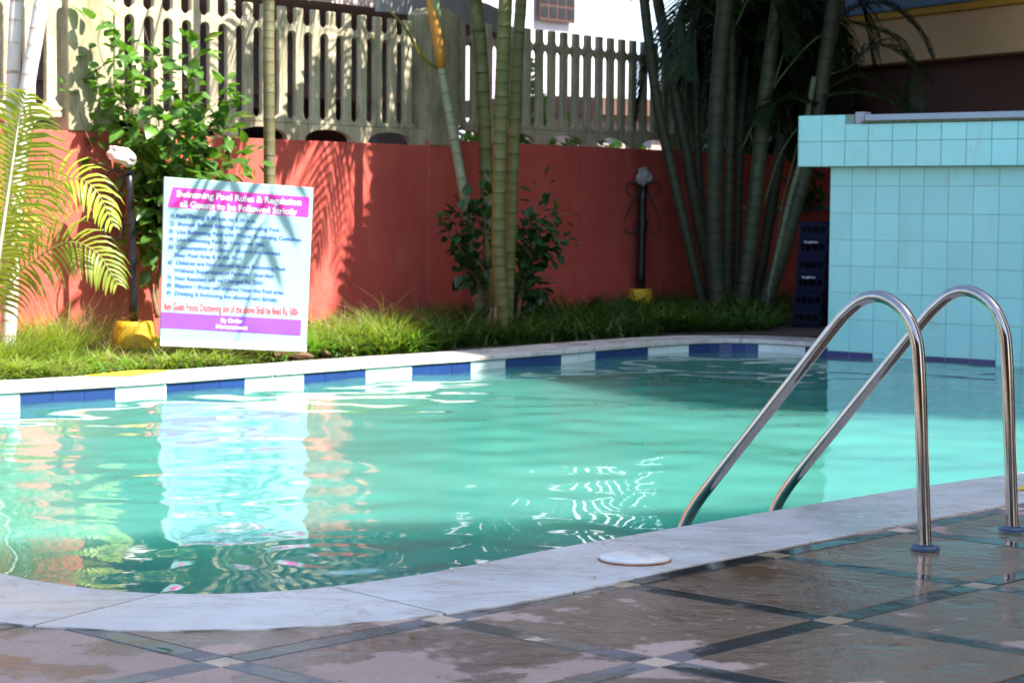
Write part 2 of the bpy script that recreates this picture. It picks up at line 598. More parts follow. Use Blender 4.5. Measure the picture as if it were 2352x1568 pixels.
def fill_ring(outer, inner, z, name, m):
    bm = bmesh.new()
    ed = []
    for loop in (outer, inner):
        vs = [bm.verts.new((p[0], p[1], z)) for p in loop]
        ed += [bm.edges.new((vs[i], vs[(i + 1) % len(vs)])) for i in range(len(vs))]
    bmesh.ops.triangle_fill(bm, edges=ed, use_beauty=True)
    bmesh.ops.recalc_face_normals(bm, faces=bm.faces)
    for f in bm.faces:
        if f.normal.z < 0:
            f.normal_flip()
    me = bpy.data.meshes.new(name)
    bm.to_mesh(me)
    bm.free()
    me.materials.append(m)
    o = bpy.data.objects.new(name, me)
    C.objects.link(o)
    return o


hole = offset(open_line, .2 * sgn) + [TW0 + TWD * 4.8 - TWN * .2]
hole = hole[::4]
ground = fill_ring([(-250, -60), (250, -60), (250, 400), (-250, 400)], hole, -.03, 'ground', M['soil'])
tag(ground, 'dark soil ground around the pool', kind='structure')

# ------------------------------------------------------------------ water surface
st = .032
xs = np.arange(-3.75, 6.2, st)
ys = np.arange(5.35, 16.6, st)
X, Y = np.meshgrid(xs, ys)
Z = np.zeros_like(X)
for lam, amp, nw in ((2.3, .0042, 5), (1.1, .0026, 7), (.55, .0013, 9), (.28, .00028, 10), (.15, .00009, 10)):
    for k in range(nw):
        th = rng.uniform(0, 2 * math.pi)
        L = lam * rng.uniform(.75, 1.3)
        kx, ky = 2 * math.pi / L * math.cos(th), 2 * math.pi / L * math.sin(th)
        Z += amp / math.sqrt(nw) * 1.4 * np.sin(kx * X + ky * Y + rng.uniform(0, 6.3))
for (cx, cy, lam, amp, dec) in ((-.55, 6.6, .17, .0012, .5), (.25, 7.3, .16, .0003, .5), (-1.3, 8.3, .24, .0013, .8), (.6, 8.2, .19, .0005, .5)):
    R = np.hypot(X - cx, Y - cy)
    Z += amp * np.sin(2 * math.pi * R / lam) * np.exp(-(R / dec) ** 2)
WZ = -.088
poly = offset(open_line, .1 * sgn)[::2] + [TW0 + TWD * 4.7 - TWN * .06]
px_, py_ = np.array([p.x for p in poly]), np.array([p.y for p in poly])
ins = np.zeros(X.shape, bool)
j = len(poly) - 1
for i in range(len(poly)):
    if py_[i] != py_[j]:
        cnd = ((py_[i] > Y) != (py_[j] > Y)) & (X < (px_[j] - px_[i]) * (Y - py_[i]) / (py_[j] - py_[i]) + px_[i])
        ins ^= cnd
    j = i
ny, nx = X.shape
idx = np.arange(nx * ny).reshape(ny, nx)
ok = ins[:-1, :-1] & ins[1:, :-1] & ins[:-1, 1:] & ins[1:, 1:]
q = np.stack([idx[:-1, :-1][ok], idx[:-1, 1:][ok], idx[1:, 1:][ok], idx[1:, :-1][ok]], 1)


def mesh_np(name, verts, quads, m, smooth=True):
    me = bpy.data.meshes.new(name)
    k = quads.shape[1]
    me.vertices.add(len(verts))
    me.vertices.foreach_set('co', np.ascontiguousarray(verts, dtype=np.float32).ravel())
    me.loops.add(quads.size)
    me.loops.foreach_set('vertex_index', np.ascontiguousarray(quads, dtype=np.int32).ravel())
    me.polygons.add(len(quads))
    me.polygons.foreach_set('loop_start', np.arange(0, quads.size, k, dtype=np.int32))
    me.update(calc_edges=True)
    me.validate()
    me.polygons.foreach_set('use_smooth', [smooth] * len(me.polygons))
    me.materials.append(m)
    o = bpy.data.objects.new(name, me)
    C.objects.link(o)
    return o


used = np.unique(q)
remap = np.zeros(nx * ny, np.int64)
remap[used] = np.arange(len(used))
wv = np.stack([X.ravel(), Y.ravel(), Z.ravel() + WZ], 1)[used]
water = mesh_np('water', wv, remap[q], M['water'])
tag(water, 'murky turquoise pool water with slow ripples', kind='structure')

# ------------------------------------------------------------------ pool shell: wall band of tiles
pool = thing('pool_wall', 'pool side wall with blue and white tile band', None, kind='structure')
b = MB()
loop = offset(open_line, .012 * sgn)
for i in range(len(loop) - 1):
    p, r_ = loop[i], loop[i + 1]
    b.add([V((p.x, p.y, -1.3)), V((r_.x, r_.y, -1.3)), V((r_.x, r_.y, -.02)), V((p.x, p.y, -.02))], [(0, 1, 2, 3)])
b.build('grout_bed', M['tile_grout'], pool)


def on_arc(s):
    s = max(0, min(arc[-1], s))
    lo, hi = 0, len(arc) - 1
    while hi - lo > 1:
        m_ = (lo + hi) // 2
        if arc[m_] <= s: lo = m_
        else: hi = m_
    f = (s - arc[lo]) / max(1e-9, arc[hi] - arc[lo])
    p = open_line[lo].lerp(open_line[hi], f)
    t = (open_line[hi] - open_line[lo]).normalized()
    return p, V((t.y, -t.x, 0)) * -sgn, t         # point, outward normal, tangent


def nearest_s(x, y):
    return min(range(len(open_line)), key=lambda i: (open_line[i].x - x) ** 2 + (open_line[i].y - y) ** 2)


# colour changes measured along the far edge, from the tile wall leftwards
marks = [('blue', (2.36, 15.77)), ('white', (2.219, 15.953)), ('blue', (1.891, 16.222)), ('white', (1.33, 16.10)), ('blue', (1.031, 15.767)),
         ('white', (.636, 15.243)), ('blue', (.372, 14.896)), ('white', (-.017, 14.465)), ('blue', (-.278, 14.19)), ('white', (-.668, 13.795)),
         ('blue', (-.936, 13.504)), ('white', (-1.327, 13.072)), ('blue', (-1.587, 12.71)), ('white', (-1.982, 12.26)), ('blue', (-2.261, 11.995)),
         ('white', (-2.684, 11.615)), ('blue', (-3.0, 11.34))]
for (c0, p0), (_, p1) in zip(marks, marks[1:]):
    s0, s1 = arc[nearest_s(*p0)], arc[nearest_s(*p1)]
    n = max(1, round((s1 - s0) / .2))
    for k in range(n):
        a0, a1 = s0 + (s1 - s0) * k / n + .0015, s0 + (s1 - s0) * (k + 1) / n - .0015
        b = MB()
        pts = [on_arc(a0 + (a1 - a0) * t / 2) for t in range(3)]
        for (pa, na, _), (pb, nb, _) in zip(pts, pts[1:]):
            A = [pa + na * .006, pb + nb * .006, pb + nb * .0, pa + na * .0]
            b.hexa([V((v.x, v.y, -.34)) for v in A] + [V((v.x, v.y, -.032)) for v in A])
        b.build('tile', M['tile_blue'] if c0 == 'blue' else M['tile_white'], pool)

# ------------------------------------------------------------------ coping
cop = thing('pool_coping', 'pale marble coping round the pool edge', None, kind='structure')
inner_c = offset(open_line, -.015 * sgn)
outer_c = offset(open_line, .46 * sgn)
near_joints = [arc[nearest_s(-.919, 5.486)], arc[nearest_s(-.451, 5.612)], arc[nearest_s(-.216, 5.815)]]
jl = [0.]
while jl[-1] < near_joints[0] - 1.2:
    jl.append(jl[-1] + random.uniform(.72, .95))
jl = [x for x in jl if x < near_joints[0] - .45] + near_joints
while jl[-1] < arc[-1] - 1:
    jl.append(jl[-1] + (1.25 if len(jl) % 2 else 1.05))
jl.append(arc[-1])
skew_tab = {near_joints[0]: -.10, near_joints[1]: .05, near_joints[2]: .10}
for s0, s1 in zip(jl, jl[1:]):
    n = max(2, int((s1 - s0) / .08))
    b = MB()
    IN, OUT = [], []
    for k in range(n + 1):
        s = s0 + .0026 + (s1 - s0 - .0052) * k / n
        p, nn, t = on_arc(s)
        sk = skew_tab.get(s0, 0) * (1 - k / n) + skew_tab.get(s1, 0) * k / n
        IN.append(p - nn * .015)
        p2, n2, _ = on_arc(s + sk)
        OUT.append(p2 + n2 * .46)
    dz = random.uniform(-.0012, .0012)
    zt, zb = .005 + dz, -.026
    vs = []
    for p_, o_ in zip(IN, OUT):
        vs += [V((p_.x, p_.y, zb)), V((o_.x, o_.y, zb)), V((o_.x, o_.y, zt)), V((p_.x, p_.y, zt))]
    fs = [(0, 1, 2, 3), tuple(n * 4 + i for i in (3, 2, 1, 0))]
    for k in range(n):
        for e in range(4):
            e2 = (e + 1) % 4
            fs.append((k * 4 + e, k * 4 + 4 + e, k * 4 + 4 + e2, k * 4 + e2))
    b.add(vs, fs)
    o = b.build('coping_slab', M['coping'], cop, bevel=.004)
b = MB()
for i in range(0, len(open_line) - 2, 2):
    p, r_ = open_line[i], open_line[i + 2]
    pi, ri = offset(open_line, .455 * sgn)[i] if False else outer_c[i], outer_c[i + 2]
    b.add([V((p.x, p.y, .003)), V((r_.x, r_.y, .003)), V((ri.x, ri.y, .003)), V((pi.x, pi.y, .003))], [(0, 1, 2, 3)])
b.build('grout_strip', M['grout'], cop)

# painted depth marks on the coping
p0_, n0_, t0_ = on_arc(arc[nearest_s(-2.35, 11.93)])
cs = [onz(188, 866, .0) , onz(300, 854, .0), onz(392, 853, .0), onz(300, 866, .0)]
mk = MB().add([V((p.x, p.y, .0095)) for p in cs], [(3, 2, 1, 0)])
mk.build('painted_mark', M['yellow_mark'], cop)
cs = [onz(2333, 1120, .018), onz(2352, 1107, .018), onz(2430, 1090, .018), onz(2425, 1112, .018)]
MB().add([V((p.x, p.y, .0095)) for p in cs], [(0, 1, 2, 3)]).build('painted_mark', M['yellow_mark'], cop)

# ------------------------------------------------------------------ deck paving
deck = thing('pool_deck', 'wet stone deck laid diagonally with dark border strips', None, kind='structure')
U, W_ = V((.68471, .72882, 0)), V((.72882, -.68471, 0))
PER, SM = .6920, .0777
O0 = V((-.698, 4.694, 0))


def clip_half(poly, p, n):                        # keep the side n points to
    res = []
    for i in range(len(poly)):
        a_, b_ = poly[i], poly[(i + 1) % len(poly)]
        da, db = (a_ - p).dot(n), (b_ - p).dot(n)
        if da >= 0:
            res.append(a_)
        if (da >= 0) != (db >= 0):
            res.append(a_.lerp(b_, da / (da - db)))
    return res


near_start = nearest_s(-2.6, 7.5)


def deck_piece(name, a0, a1, b0, b1, m):
    g = .0015
    poly = [O0 + U * u + W_ * v for u, v in ((a0 + g, b0 + g), (a1 - g, b0 + g), (a1 - g, b1 - g), (a0 + g, b1 - g))]
    c_ = sum(poly, V()) / 4
    if c_.length > 14 or c_.y < 1.2 or c_.x < -4.5:
        return
    i = min(range(near_start, len(open_line)), key=lambda k: (open_line[k] - c_).length_squared)
    p, nn, t = on_arc(arc[i])
    poly = clip_half(poly, p + nn * .40, nn)
    if len(poly) < 3:
        return
    for q_ in poly:
        if inside(q_.x, q_.y, outline):
            return
    z = random.uniform(-.0012, .0012)
    poly = [V((v.x, v.y, -.03)) for v in poly]
    # upward facing
    ar = sum(poly[i].x * poly[(i + 1) % len(poly)].y - poly[(i + 1) % len(poly)].x * poly[i].y for i in range(len(poly)))
    if ar < 0:
        poly.reverse()
    MB().prism(poly, (0, 0, .03 + z)).build(name, m, deck, bevel=.0025)


for i in range(-7, 12):
    for j in range(-9, 9):
        a_, b_ = i * PER, j * PER
        deck_piece('corner_tile', a_, a_ + SM, b_, b_ + SM, M['corner'])
        deck_piece('border_strip', a_ + SM, a_ + PER, b_, b_ + SM, M['strip'])
        deck_piece('border_strip', a_, a_ + SM, b_ + SM, b_ + PER, M['strip'])
        deck_piece('paving_slab', a_ + SM, a_ + PER, b_ + SM, b_ + PER, M['slab'])
b = MB()
ol = outer_c[near_start:]
bo = [V((p.x, p.y, -.008)) for p in ol[::6]] + [V((ol[-1].x, ol[-1].y, -.008)), V((14, 4, -.008)), V((10, -6, -.008)), V((-8, -6, -.008)), V((-8, 7, -.008))]
bm = bmesh.new()
vs = [bm.verts.new(p) for p in bo]
es = [bm.edges.new((vs[i], vs[(i + 1) % len(vs)])) for i in range(len(vs))]
bmesh.ops.triangle_fill(bm, edges=es)
me = bpy.data.meshes.new('mortar_bed')
bm.to_mesh(me)
bm.free()
me.materials.append(M['mortar'])
inst('mortar_bed', me, deck)

# ------------------------------------------------------------------ garden wall
gw = thing('garden_wall', 'low terracotta red garden wall behind the planting bed, carrying the concrete fence', 'wall')
TOPL, TOPR = 1.510, 1.560
b = MB()
b.hexa([wl(-6, -.1, -.22), wl(3.52, -.1, -.22), wl(3.52, -.1, 0), wl(-6, -.1, 0),
        wl(-6, TOPL, -.22), wl(3.52, TOPL, -.22), wl(3.52, TOPL, 0), wl(-6, TOPL, 0)])
o = b.build('wall_section', M['red'], gw, bevel=.006)
b = MB()
b.hexa([wl(3.522, -.1, -.22), wl(11.6, -.1, -.22), wl(11.6, -.1, .004), wl(3.522, -.1, .004),
        wl(3.522, TOPR, -.22), wl(11.6, TOPR, -.22), wl(11.6, TOPR, .004), wl(3.522, TOPR, .004)])
b.build('wall_section', M['red'], gw, bevel=.006)
# ledge at the foot
b = MB()
b.hexa([wl(-6, -.1, .002), wl(3.5, -.1, .002), wl(3.5, -.1, .05), wl(-6, -.1, .05),
        wl(-6, .035, .002), wl(3.5, .035, .002), wl(3.5, .035, .05), wl(-6, .035, .05)])
b.build('wall_foot', M['red'], gw, bevel=.005)

# ------------------------------------------------------------------ precast fence
HP = .0925


def slat_mesh(p):                                 # one baluster with its share of the web
    hw = .045
    zs = []
    zs += [(0, HP), (.03, HP)]
    r = HP - hw
    for k in range(1, 7):
        an = math.pi / 2 * k / 6
        zs.append((.03 + r * (1 - math.cos(an)), HP - r * math.sin(an)))
    top = .71
    for k in range(0, 6):
        an = math.pi / 2 * (6 - k) / 6
        zs.append((top - r * (1 - math.cos(an)), HP - r * math.sin(an)))
    zs += [(top, HP), (top + .045, HP)]
    for k in range(1, 6):
        an = math.pi / 2 * k / 5
        zs.append((top + .045 + .04 * (1 - math.cos(an)), HP - (HP - .040) * math.sin(an)))
    zs += [(.89, .0395)]
    zs.sort(key=lambda t: t[0])
    T = .045
    left = [V((-w_, 0, z)) for z, w_ in zs]
    rgt = [V((w_, 0, z)) for z, w_ in zs]
    n = len(zs)
    vs = left + rgt + [p_ + V((0, T, 0)) for p_ in left] + [p_ + V((0, T, 0)) for p_ in rgt]
    fs = []
    for i in range(n - 1):
        fs.append((i, n + i, n + i + 1, i + 1))
        fs.append((2 * n + i + 1, 3 * n + i + 1, 3 * n + i, 2 * n + i))
        fs.append((i + 1, 2 * n + i + 1, 2 * n + i, i))
        fs.append((n + i, 3 * n + i, 3 * n + i + 1, n + i + 1))
    fs.append((n - 1, 2 * n - 1, 4 * n - 1, 3 * n - 1))
    fs.append((0, 2 * n, 3 * n, n))
    return MB().add(vs, fs).mesh('slat', M['concrete'])


SLAT = slat_mesh(0)


def arch_mesh(h):                                 # a foot with half an arch each side, four slats wide
    half, aw = HP * 4, .27
    poly = [V((-half, 0, h)), V((-half, 0, h - .035))]
    for k in range(9):
        an = math.pi / 2 * k / 8
        poly.append(V((-half + aw * math.sin(an), 0, (h - .035) * math.cos(an) ** .8 if k < 8 else 0)))
    right_ = [V((-p.x, 0, p.z)) for p in reversed(poly)]
    poly = poly + right_
    poly.reverse()
    return MB().prism(poly, (0, .046, 0)).mesh('arch_base', M['concrete'])


def wall_frame(s, z, o):
    p = wl(s, z, o)
    return Matrix(((WD.x, -WN.x, 0, p.x), (WD.y, -WN.y, 0, p.y), (0, 0, 1, p.z), (0, 0, 0, 1)))


def panel(s0, n, ztop, label, phase):
    t = thing('fence_panel', label, 'fence', 'precast concrete fence panels on the garden wall')
    zb = ztop + .13
    for k in range(n):
        o = inst('slat', SLAT, t, wall_frame(s0 + HP * (2 * k + 1), zb, -.03))
        bv = o.modifiers.new('bevel', 'BEVEL')
        bv.width, bv.segments, bv.limit_method, bv.angle_limit = .010, 2, 'ANGLE', math.radians(60)
    am = arch_mesh(.1295)
    k = 0
    s = s0 + phase
    while s < s0 + n * 2 * HP - HP * 2:
        inst('arch_base', am, t, wall_frame(s + HP * 4, ztop, -.03))
        s += HP * 8
    return t


panel(-1.85, 8, TOPL, 'concrete baluster fence panel left of the mossy pillar, behind two white palm stems', 0)
panel(.06, 18, TOPL, 'sunlit concrete baluster fence panel between two pillars, behind the leafy shrub', .05)
panel(3.92, 19, TOPR, 'shaded concrete baluster fence panel above the lamp post, white house showing through', .12)


def pillar(s0, s1, th, z0, z1, m, label):
    b = MB()
    poly = [wl(s0, z0, .015), wl(s1, z0, .015), wl(s1, z0, .015 - th), wl(s0, z0, .015 - th)]
    top = [p + V((0, 0, z1 - z0)) for p in poly]
    c_ = sum(top, V()) / 4
    cap = [p.lerp(c_, .35) + V((0, 0, .06)) for p in top]
    b.add(poly + top + cap, [(3, 2, 1, 0)] + [(i, (i + 1) % 4, (i + 1) % 4 + 4, i + 4) for i in range(4)]
          + [(i + 4, (i + 1) % 4 + 4, (i + 1) % 4 + 8, i + 8) for i in range(4)] + [(8, 9, 10, 11)])
    o = b.build('fence_pillar', m, None, bevel=.012)
    tag(o, label, 'pillar', 'concrete pillars between the fence panels')


pillar(-.355, .055, .2, TOPL, 2.62, M['mossy'], 'sunlit mossy fence pillar beside the leafy shrub, left end of the wall')
pillar(3.53, 3.915, .26, TOPL + .001, 2.60, M['mossy'], 'middle fence pillar with pointed top behind the orange palm sheath')
pillar(7.44, 7.74, .26, TOPR, 2.67, M['mossy'], 'dark fence pillar hidden among the right palm stems')

# ------------------------------------------------------------------ tiled pool wall at right
tw = thing('tiled_wall', 'turquoise tiled wall with an overhanging cap rising from the pool at right', 'wall')
LEN = 4.4


def tp(u, z, o=0.):
    return TW0 + TWD * u + TWN * o + V((0, 0, z))


b = MB()
b.hexa([tp(0, -1.2, -.5), tp(0, -1.2, 0), tp(LEN, -1.2, 0), tp(LEN, -1.2, -.5),
        tp(0, 1.36, -.5), tp(0, 1.36, 0), tp(LEN, 1.36, 0), tp(LEN, 1.36, -.5)])
b.build('wall_core', M['wall_grout'], tw)
CAPO = .10
NOTCH = .42
b = MB()
b.hexa([tp(-.215, 1.322, -.52), tp(-.215, 1.322, CAPO), tp(LEN, 1.322, CAPO), tp(LEN, 1.322, -.52),
        tp(-.215, 1.63, -.52), tp(-.215, 1.63, CAPO), tp(LEN, 1.63, CAPO), tp(LEN, 1.63, -.52)])
b.build('cap_core', M['tile_grout'], tw)
b = MB()
b.hexa([tp(-.215, 1.6305, -.52), tp(-.215, 1.6305, CAPO), tp(NOTCH - .17, 1.6305, CAPO), tp(NOTCH - .17, 1.6305, -.52),
        tp(-.215, 1.70, -.52), tp(-.215, 1.70, CAPO), tp(NOTCH - .17, 1.70, CAPO), tp(NOTCH - .17, 1.70, -.52)])
b.build('cap_core', M['tile_grout'], tw)


def wtile(u0, u1, z0, z1, o, m):
    g = .002
    b = MB()
    b.hexa([tp(u0 + g, z0 + g, o + .0005), tp(u0 + g, z0 + g, o + .0035), tp(u1 - g, z0 + g, o + .0035), tp(u1 - g, z0 + g, o + .0005),
            tp(u0 + g, z1 - g, o + .0005), tp(u0 + g, z1 - g, o + .0035), tp(u1 - g, z1 - g, o + .0035), tp(u1 - g, z1 - g, o + .0005)])
    b.build('tile', m, tw, bevel=.0015)


us = [0, .187] + [.187 + .197 * k for k in range(1, 22)]
us = [u for u in us if u < LEN]
zs = [-.42, -.20, -.045, .195, .394, .589, .783, .979, 1.181, 1.32]
for i in range(len(us) - 1):
    for k in range(len(zs) - 1):
        m = M['tile_aqua']
        if zs[k] == -.20:
            um = (us[i] + us[i + 1]) / 2
            um2 = um
            m = M['tile_blue'] if (um2 < .40 or .80 < um2 < 1.37 or 1.8 < um2 < 2.4) else M['tile_aqua']
        wtile(us[i], us[i + 1], zs[k], zs[k + 1], 0, m)
uc = [-.215 + .196 * k for k in range(23)]
for i in range(len(uc) - 1):
    wtile(uc[i], uc[i + 1], 1.322, 1.506, CAPO, M['tile_aqua'])
    if uc[i + 1] <= NOTCH - .16:
        wtile(uc[i], uc[i + 1], 1.506, 1.70, CAPO, M['tile_aqua'])
    else:
        z1 = 1.632 if uc[i] > NOTCH - .2 else 1.70
        wtile(uc[i], uc[i + 1], 1.506, 1.632, CAPO, M['tile_aqua'])
# left end faces of cap and wall
for z0, z1, o0, o1, uu in [(1.322, 1.506, -.1, .1, -.215), (1.506, 1.70, -.1, .1, -.215), (1.322, 1.506, -.3, -.1, -.215), (1.506, 1.70, -.3, -.1, -.215)]:
    b = MB()
    b.hexa([tp(uu - .008, z0 + .002, o0), tp(uu - .008, z0 + .002, o1), tp(uu - .0005, z0 + .002, o1), tp(uu - .0005, z0 + .002, o0),
            tp(uu - .008, z1 - .002, o0), tp(uu - .008, z1 - .002, o1), tp(uu - .0005, z1 - .002, o1), tp(uu - .0005, z1 - .002, o0)])
    b.build('tile', M['tile_aqua'], tw)
# flat metal bar along the top with a mossy lip, small plaster block at its end
b = MB()
b.box(tp(NOTCH - .16, 1.633, CAPO + .006), TWD * .075, TWN * -.1, V((0, 0, .085)))
b.build('end_block', M['lavender'], tw, bevel=.004)
b = MB()
b.box(tp(NOTCH - .075, 1.652, CAPO + .012), TWD * (LEN - NOTCH), TWN * -.16, V((0, 0, .045)))
b.build('top_bar', M['capmetal'], tw, bevel=.004)
b = MB()
b.box(tp(NOTCH - .10, 1.6335, CAPO + .016), TWD * (LEN - NOTCH), TWN * -.13, V((0, 0, .018)))
b.build('lip', simple('mossy_lip', (.10, .11, .05), .9, .5, 20, .5), tw)
# ground strip / plinth behind the coping under the crates
pl = MB().hexa([V((1.2, 17.05, -.03)), V((2.35, 16.75, -.03)), V((3.5, 18.6, -.03)), V((2.2, 19.6, -.03)),
                V((1.2, 17.05, -.004)), V((2.35, 16.75, -.004)), V((3.5, 18.6, -.004)), V((2.2, 19.6, -.004))])
tag(pl.build('pavement', simple('dark_paving', (.06, .045, .04), .7, .3, 5, .3)), 'dark paving behind the far pool corner', kind='structure')

# ------------------------------------------------------------------ ladder rails
lad = thing('pool_ladder', 'stainless steel pool ladder with two arched handrails at the pool edge', 'ladder')
TOP = V((-.71, .70, 0))
ALONG = V((.346, .352, 0))


def rail_path():
    base = V((1.25, 6.32, 0))
    k = [(.0, .0), (.012, .2), (.024, .40), (.034, .545), (.046, .63), (.082, .70), (.135, .742), (.195, .757), (.25, .742), (.30, .706)]
    k += [(.345, .662), (.5, .489), (.7, .267), (.84, .112), (.895, .047), (.935, -.012), (.962, -.075), (.975, -.15), (.98, -.4), (.98, -.9)]
    return [base + TOP * x + V((0, 0, z)) for x, z in k]


for i in range(2):
    P = [p + ALONG * i + (V((0, 0, .0)) if i == 0 else V((0, 0, .005))) for p in rail_path()]
    P = resample(catmull(P, 10), .012)
    r_ = MB().tube(P, .0195, 20).build('handrail', M['steel'], lad, smooth=True)
    fl = MB().lathe(P[0] + V((0, 0, .0005)), [(.043, 0), (.043, .008), (.040, .012), (.0235, .0125), (.0235, .016), (.0205, .016)], 32)
    fl.build('flange', M['flange'], lad, smooth=False)
# treads under water
for z in (-.32, -.58):
    b = MB()
    b.box(V((1.25, 6.32, z)) + TOP * .955 , ALONG, TOP * .07, V((0, 0, .025)))
    b.build('tread', M['steel'], lad, bevel=.004)

# ------------------------------------------------------------------ skimmer lid
lc = onz(1458, 1284, .007)
prof = [(.099, 0), (.104, .004), (.101, .011), (.085, .0155), (.05, .019), (.012, .0205), (.006, .0205)]
lid = MB().lathe(lc + V((0, 0, 0)), prof, 40).build('skimmer_lid', M['white_plastic'], smooth=True)
rim = MB().lathe(lc + V((0, 0, -.0015)), [(.1065, 0), (.1065, .0035), (.099, .0036)], 40).build('rim', simple('rusty_rim', (.30, .13, .05), .8, .4, 14, .3), lid)
tag(lid, 'round white plastic skimmer lid with rusty rim lying on the pool coping', 'lid')

# ------------------------------------------------------------------ lamp posts
def lamp(x, yb, Y, label, z_top, post_r, pot, head_m, head, group, lean=0.):
    base = at(x, yb, Y)
    base.z = 0
    t = thing('lamp_post', label, 'lamp', group)
    w_, h_ = pot
    rr_ = w_ / 2
    MB().lathe(base + V((0, 0, -.02)), [(rr_, 0), (rr_ * .99, h_ * .25), (rr_ * .86, h_ * .8), (rr_ * .84, h_ * .97), (rr_ * .78, h_ + .02), (.02, h_ + .02)], 28) \
        .build('pot_base', M['yellow'], t, smooth=False, bevel=.006)
    P = [base + V((lean * k / 8, 0, h_ + (z_top - h_) * k / 8)) for k in range(9)]
    MB().tube(P, [post_r * (1.08 - .2 * k / 8) for k in range(9)], 14).build('post', M['black'], t, smooth=True)
    top = P[-1]
    for zc in (-.02, -.36):
        MB().lathe(top + V((0, 0, zc)), [(post_r * 1.25, 0), (post_r * 1.25, .025)], 14).build('collar', M['black'], t)
    return t, top


def scroll(t, top, sgn_, r=.014):
    c_ = []
    # upper curl
    for k in range(14):
        an = math.radians(-30 + 300 * k / 13)
        rad = .062
        c_.append(V((sgn_ * (.095 - rad * math.cos(an)), 0, -.085 + rad * math.sin(an))))
    c_ = c_[::-1]
    c_ += [V((sgn_ * x, 0, z)) for x, z in ((.075, -.175), (.115, -.26), (.155, -.35), (.17, -.41))]
    for k in range(12):
        an = math.radians(10 - 250 * k / 11)
        c_.append(V((sgn_ * (.105 + .066 * math.cos(an)), 0, -.435 + .062 * math.sin(an))))
    P = resample(catmull([top + p for p in c_], 4), .012)
    MB().tube(P, .0075, 8).build('scroll', M['black'], t, smooth=True)


def lumpy(name, c_, size, m, parent, seed, tilt=0.):
    bm = bmesh.new()
    bmesh.ops.create_icosphere(bm, subdivisions=4, radius=1)
    R_ = Matrix.Rotation(tilt, 4, 'Y')
    for v in bm.verts:
        n_ = noise.noise(v.co * 1.6 + V((seed, 0, 0))) * .28 + noise.noise(v.co * 4.2 + V((0, seed, 0))) * .14 + abs(noise.noise(v.co * 9 + V((0, 0, seed)))) * .10
        p = v.co * (1 + n_)
        v.co = c_ + R_ @ V((p.x * size[0], p.y * size[1], p.z * size[2]))
    me = bpy.data.meshes.new(name)
    bm.to_mesh(me)
    bm.free()
    me.polygons.foreach_set('use_smooth', [True] * len(me.polygons))
    me.materials.append(m)
    return inst(name, me, parent)


def zat(x, y, Y):
    return at(x, y, Y).z


YL = 14.35
t, top = lamp(308, 800, YL, 'black lamp post with tilted white head and bright yellow pot, left of the rules sign', zat(300, 392, YL), .030, (.31, .215), M['bag'], None,
              'lamp posts along the garden wall', -.03)
lumpy('lamp_head', at(279, 358, YL), (.105, .085, .055), M['bag'], t, 3.1, .42)
for sg in (-1,):
    scroll(t, top + V((.0, -.0, .03)), sg)
YR = 20.0
t, top = lamp(1471, 715, YR, 'black lamp post with scroll brackets and grey wrapped head before the shaded red wall', zat(1472, 425, YR), .041, (.27, .24), M['bag_grey'], None,
              'lamp posts along the garden wall', .01)
lumpy('lamp_head', at(1479, 407, YR), (.072, .07, .088), M['bag_grey'], t, 8.4, .1)
for sg in (-1, 1):
    scroll(t, top + V((0, 0, .05)), sg)

# ------------------------------------------------------------------ rules sign
sgn_t = thing('rules_sign', 'white swimming pool rules board leaning among the grass in front of the red wall', 'sign')
BL, BR, TR, TL = at(367.5, 794, 13.5), at(703.6, 808, 13.9), at(720.5, 431.2, 14.05), at(377.5, 406.3, 13.65)
SNORM = (BR - BL).cross(TL - BL).normalized()
CZ = {'TL': (130, 88), 'TR': (1327, 175), 'BR': (1268, 1490), 'BL': (95, 1440)}


def sp_(x, y, o=0.):                              # a point of the print, in the layout's own units
    u, v = .5, .5
    for _ in range(12):
        tx = CZ['TL'][0] * (1 - u) + CZ['TR'][0] * u; bx_ = CZ['BL'][0] * (1 - u) + CZ['BR'][0] * u
        ty = CZ['TL'][1] * (1 - u) + CZ['TR'][1] * u; by_ = CZ['BL'][1] * (1 - u) + CZ['BR'][1] * u
        ex, ey = x - (tx * (1 - v) + bx_ * v), y - (ty * (1 - v) + by_ * v)
        u += ex / 1190
        v += ey / 1340
    return (TL.lerp(TR, u)).lerp(BL.lerp(BR, u), v) + SNORM * o


b = MB()
b.hexa([BL - SNORM * .022, BL, BR, BR - SNORM * .022, TL - SNORM * .022, TL, TR, TR - SNORM * .022])
b.build('board', M['board'], sgn_t, bevel=.003)


def band(pts, m, nm, o=.002):
    MB().add([sp_(x, y, o) for x, y in pts], [(3, 2, 1, 0)]).build(nm, m, sgn_t)


band([(195, 170), (1292, 252), (1283, 415), (152, 330)], M['magenta'], 'heading_band')
band([(103, 1170), (1227, 1235), (1220, 1362), (100, 1298)], M['purple'], 'footer_band')
band([(98, 1378), (1272, 1432), (1268, 1489), (96, 1439)], M['board_bare'], 'bare_edge')


def text_mesh(body, bold, sx=1.):
    cu = bpy.data.curves.new('lettering', 'FONT')
    cu.body = body
    cu.offset = bold
    cu.resolution_u = 3
    o = bpy.data.objects.new('lettering', cu)
    C.objects.link(o)
    bpy.context.view_layer.update()
    me = bpy.data.meshes.new_from_object(o.evaluated_get(bpy.context.evaluated_depsgraph_get()))
    bpy.data.objects.remove(o)
    bpy.data.curves.remove(cu)
    return me


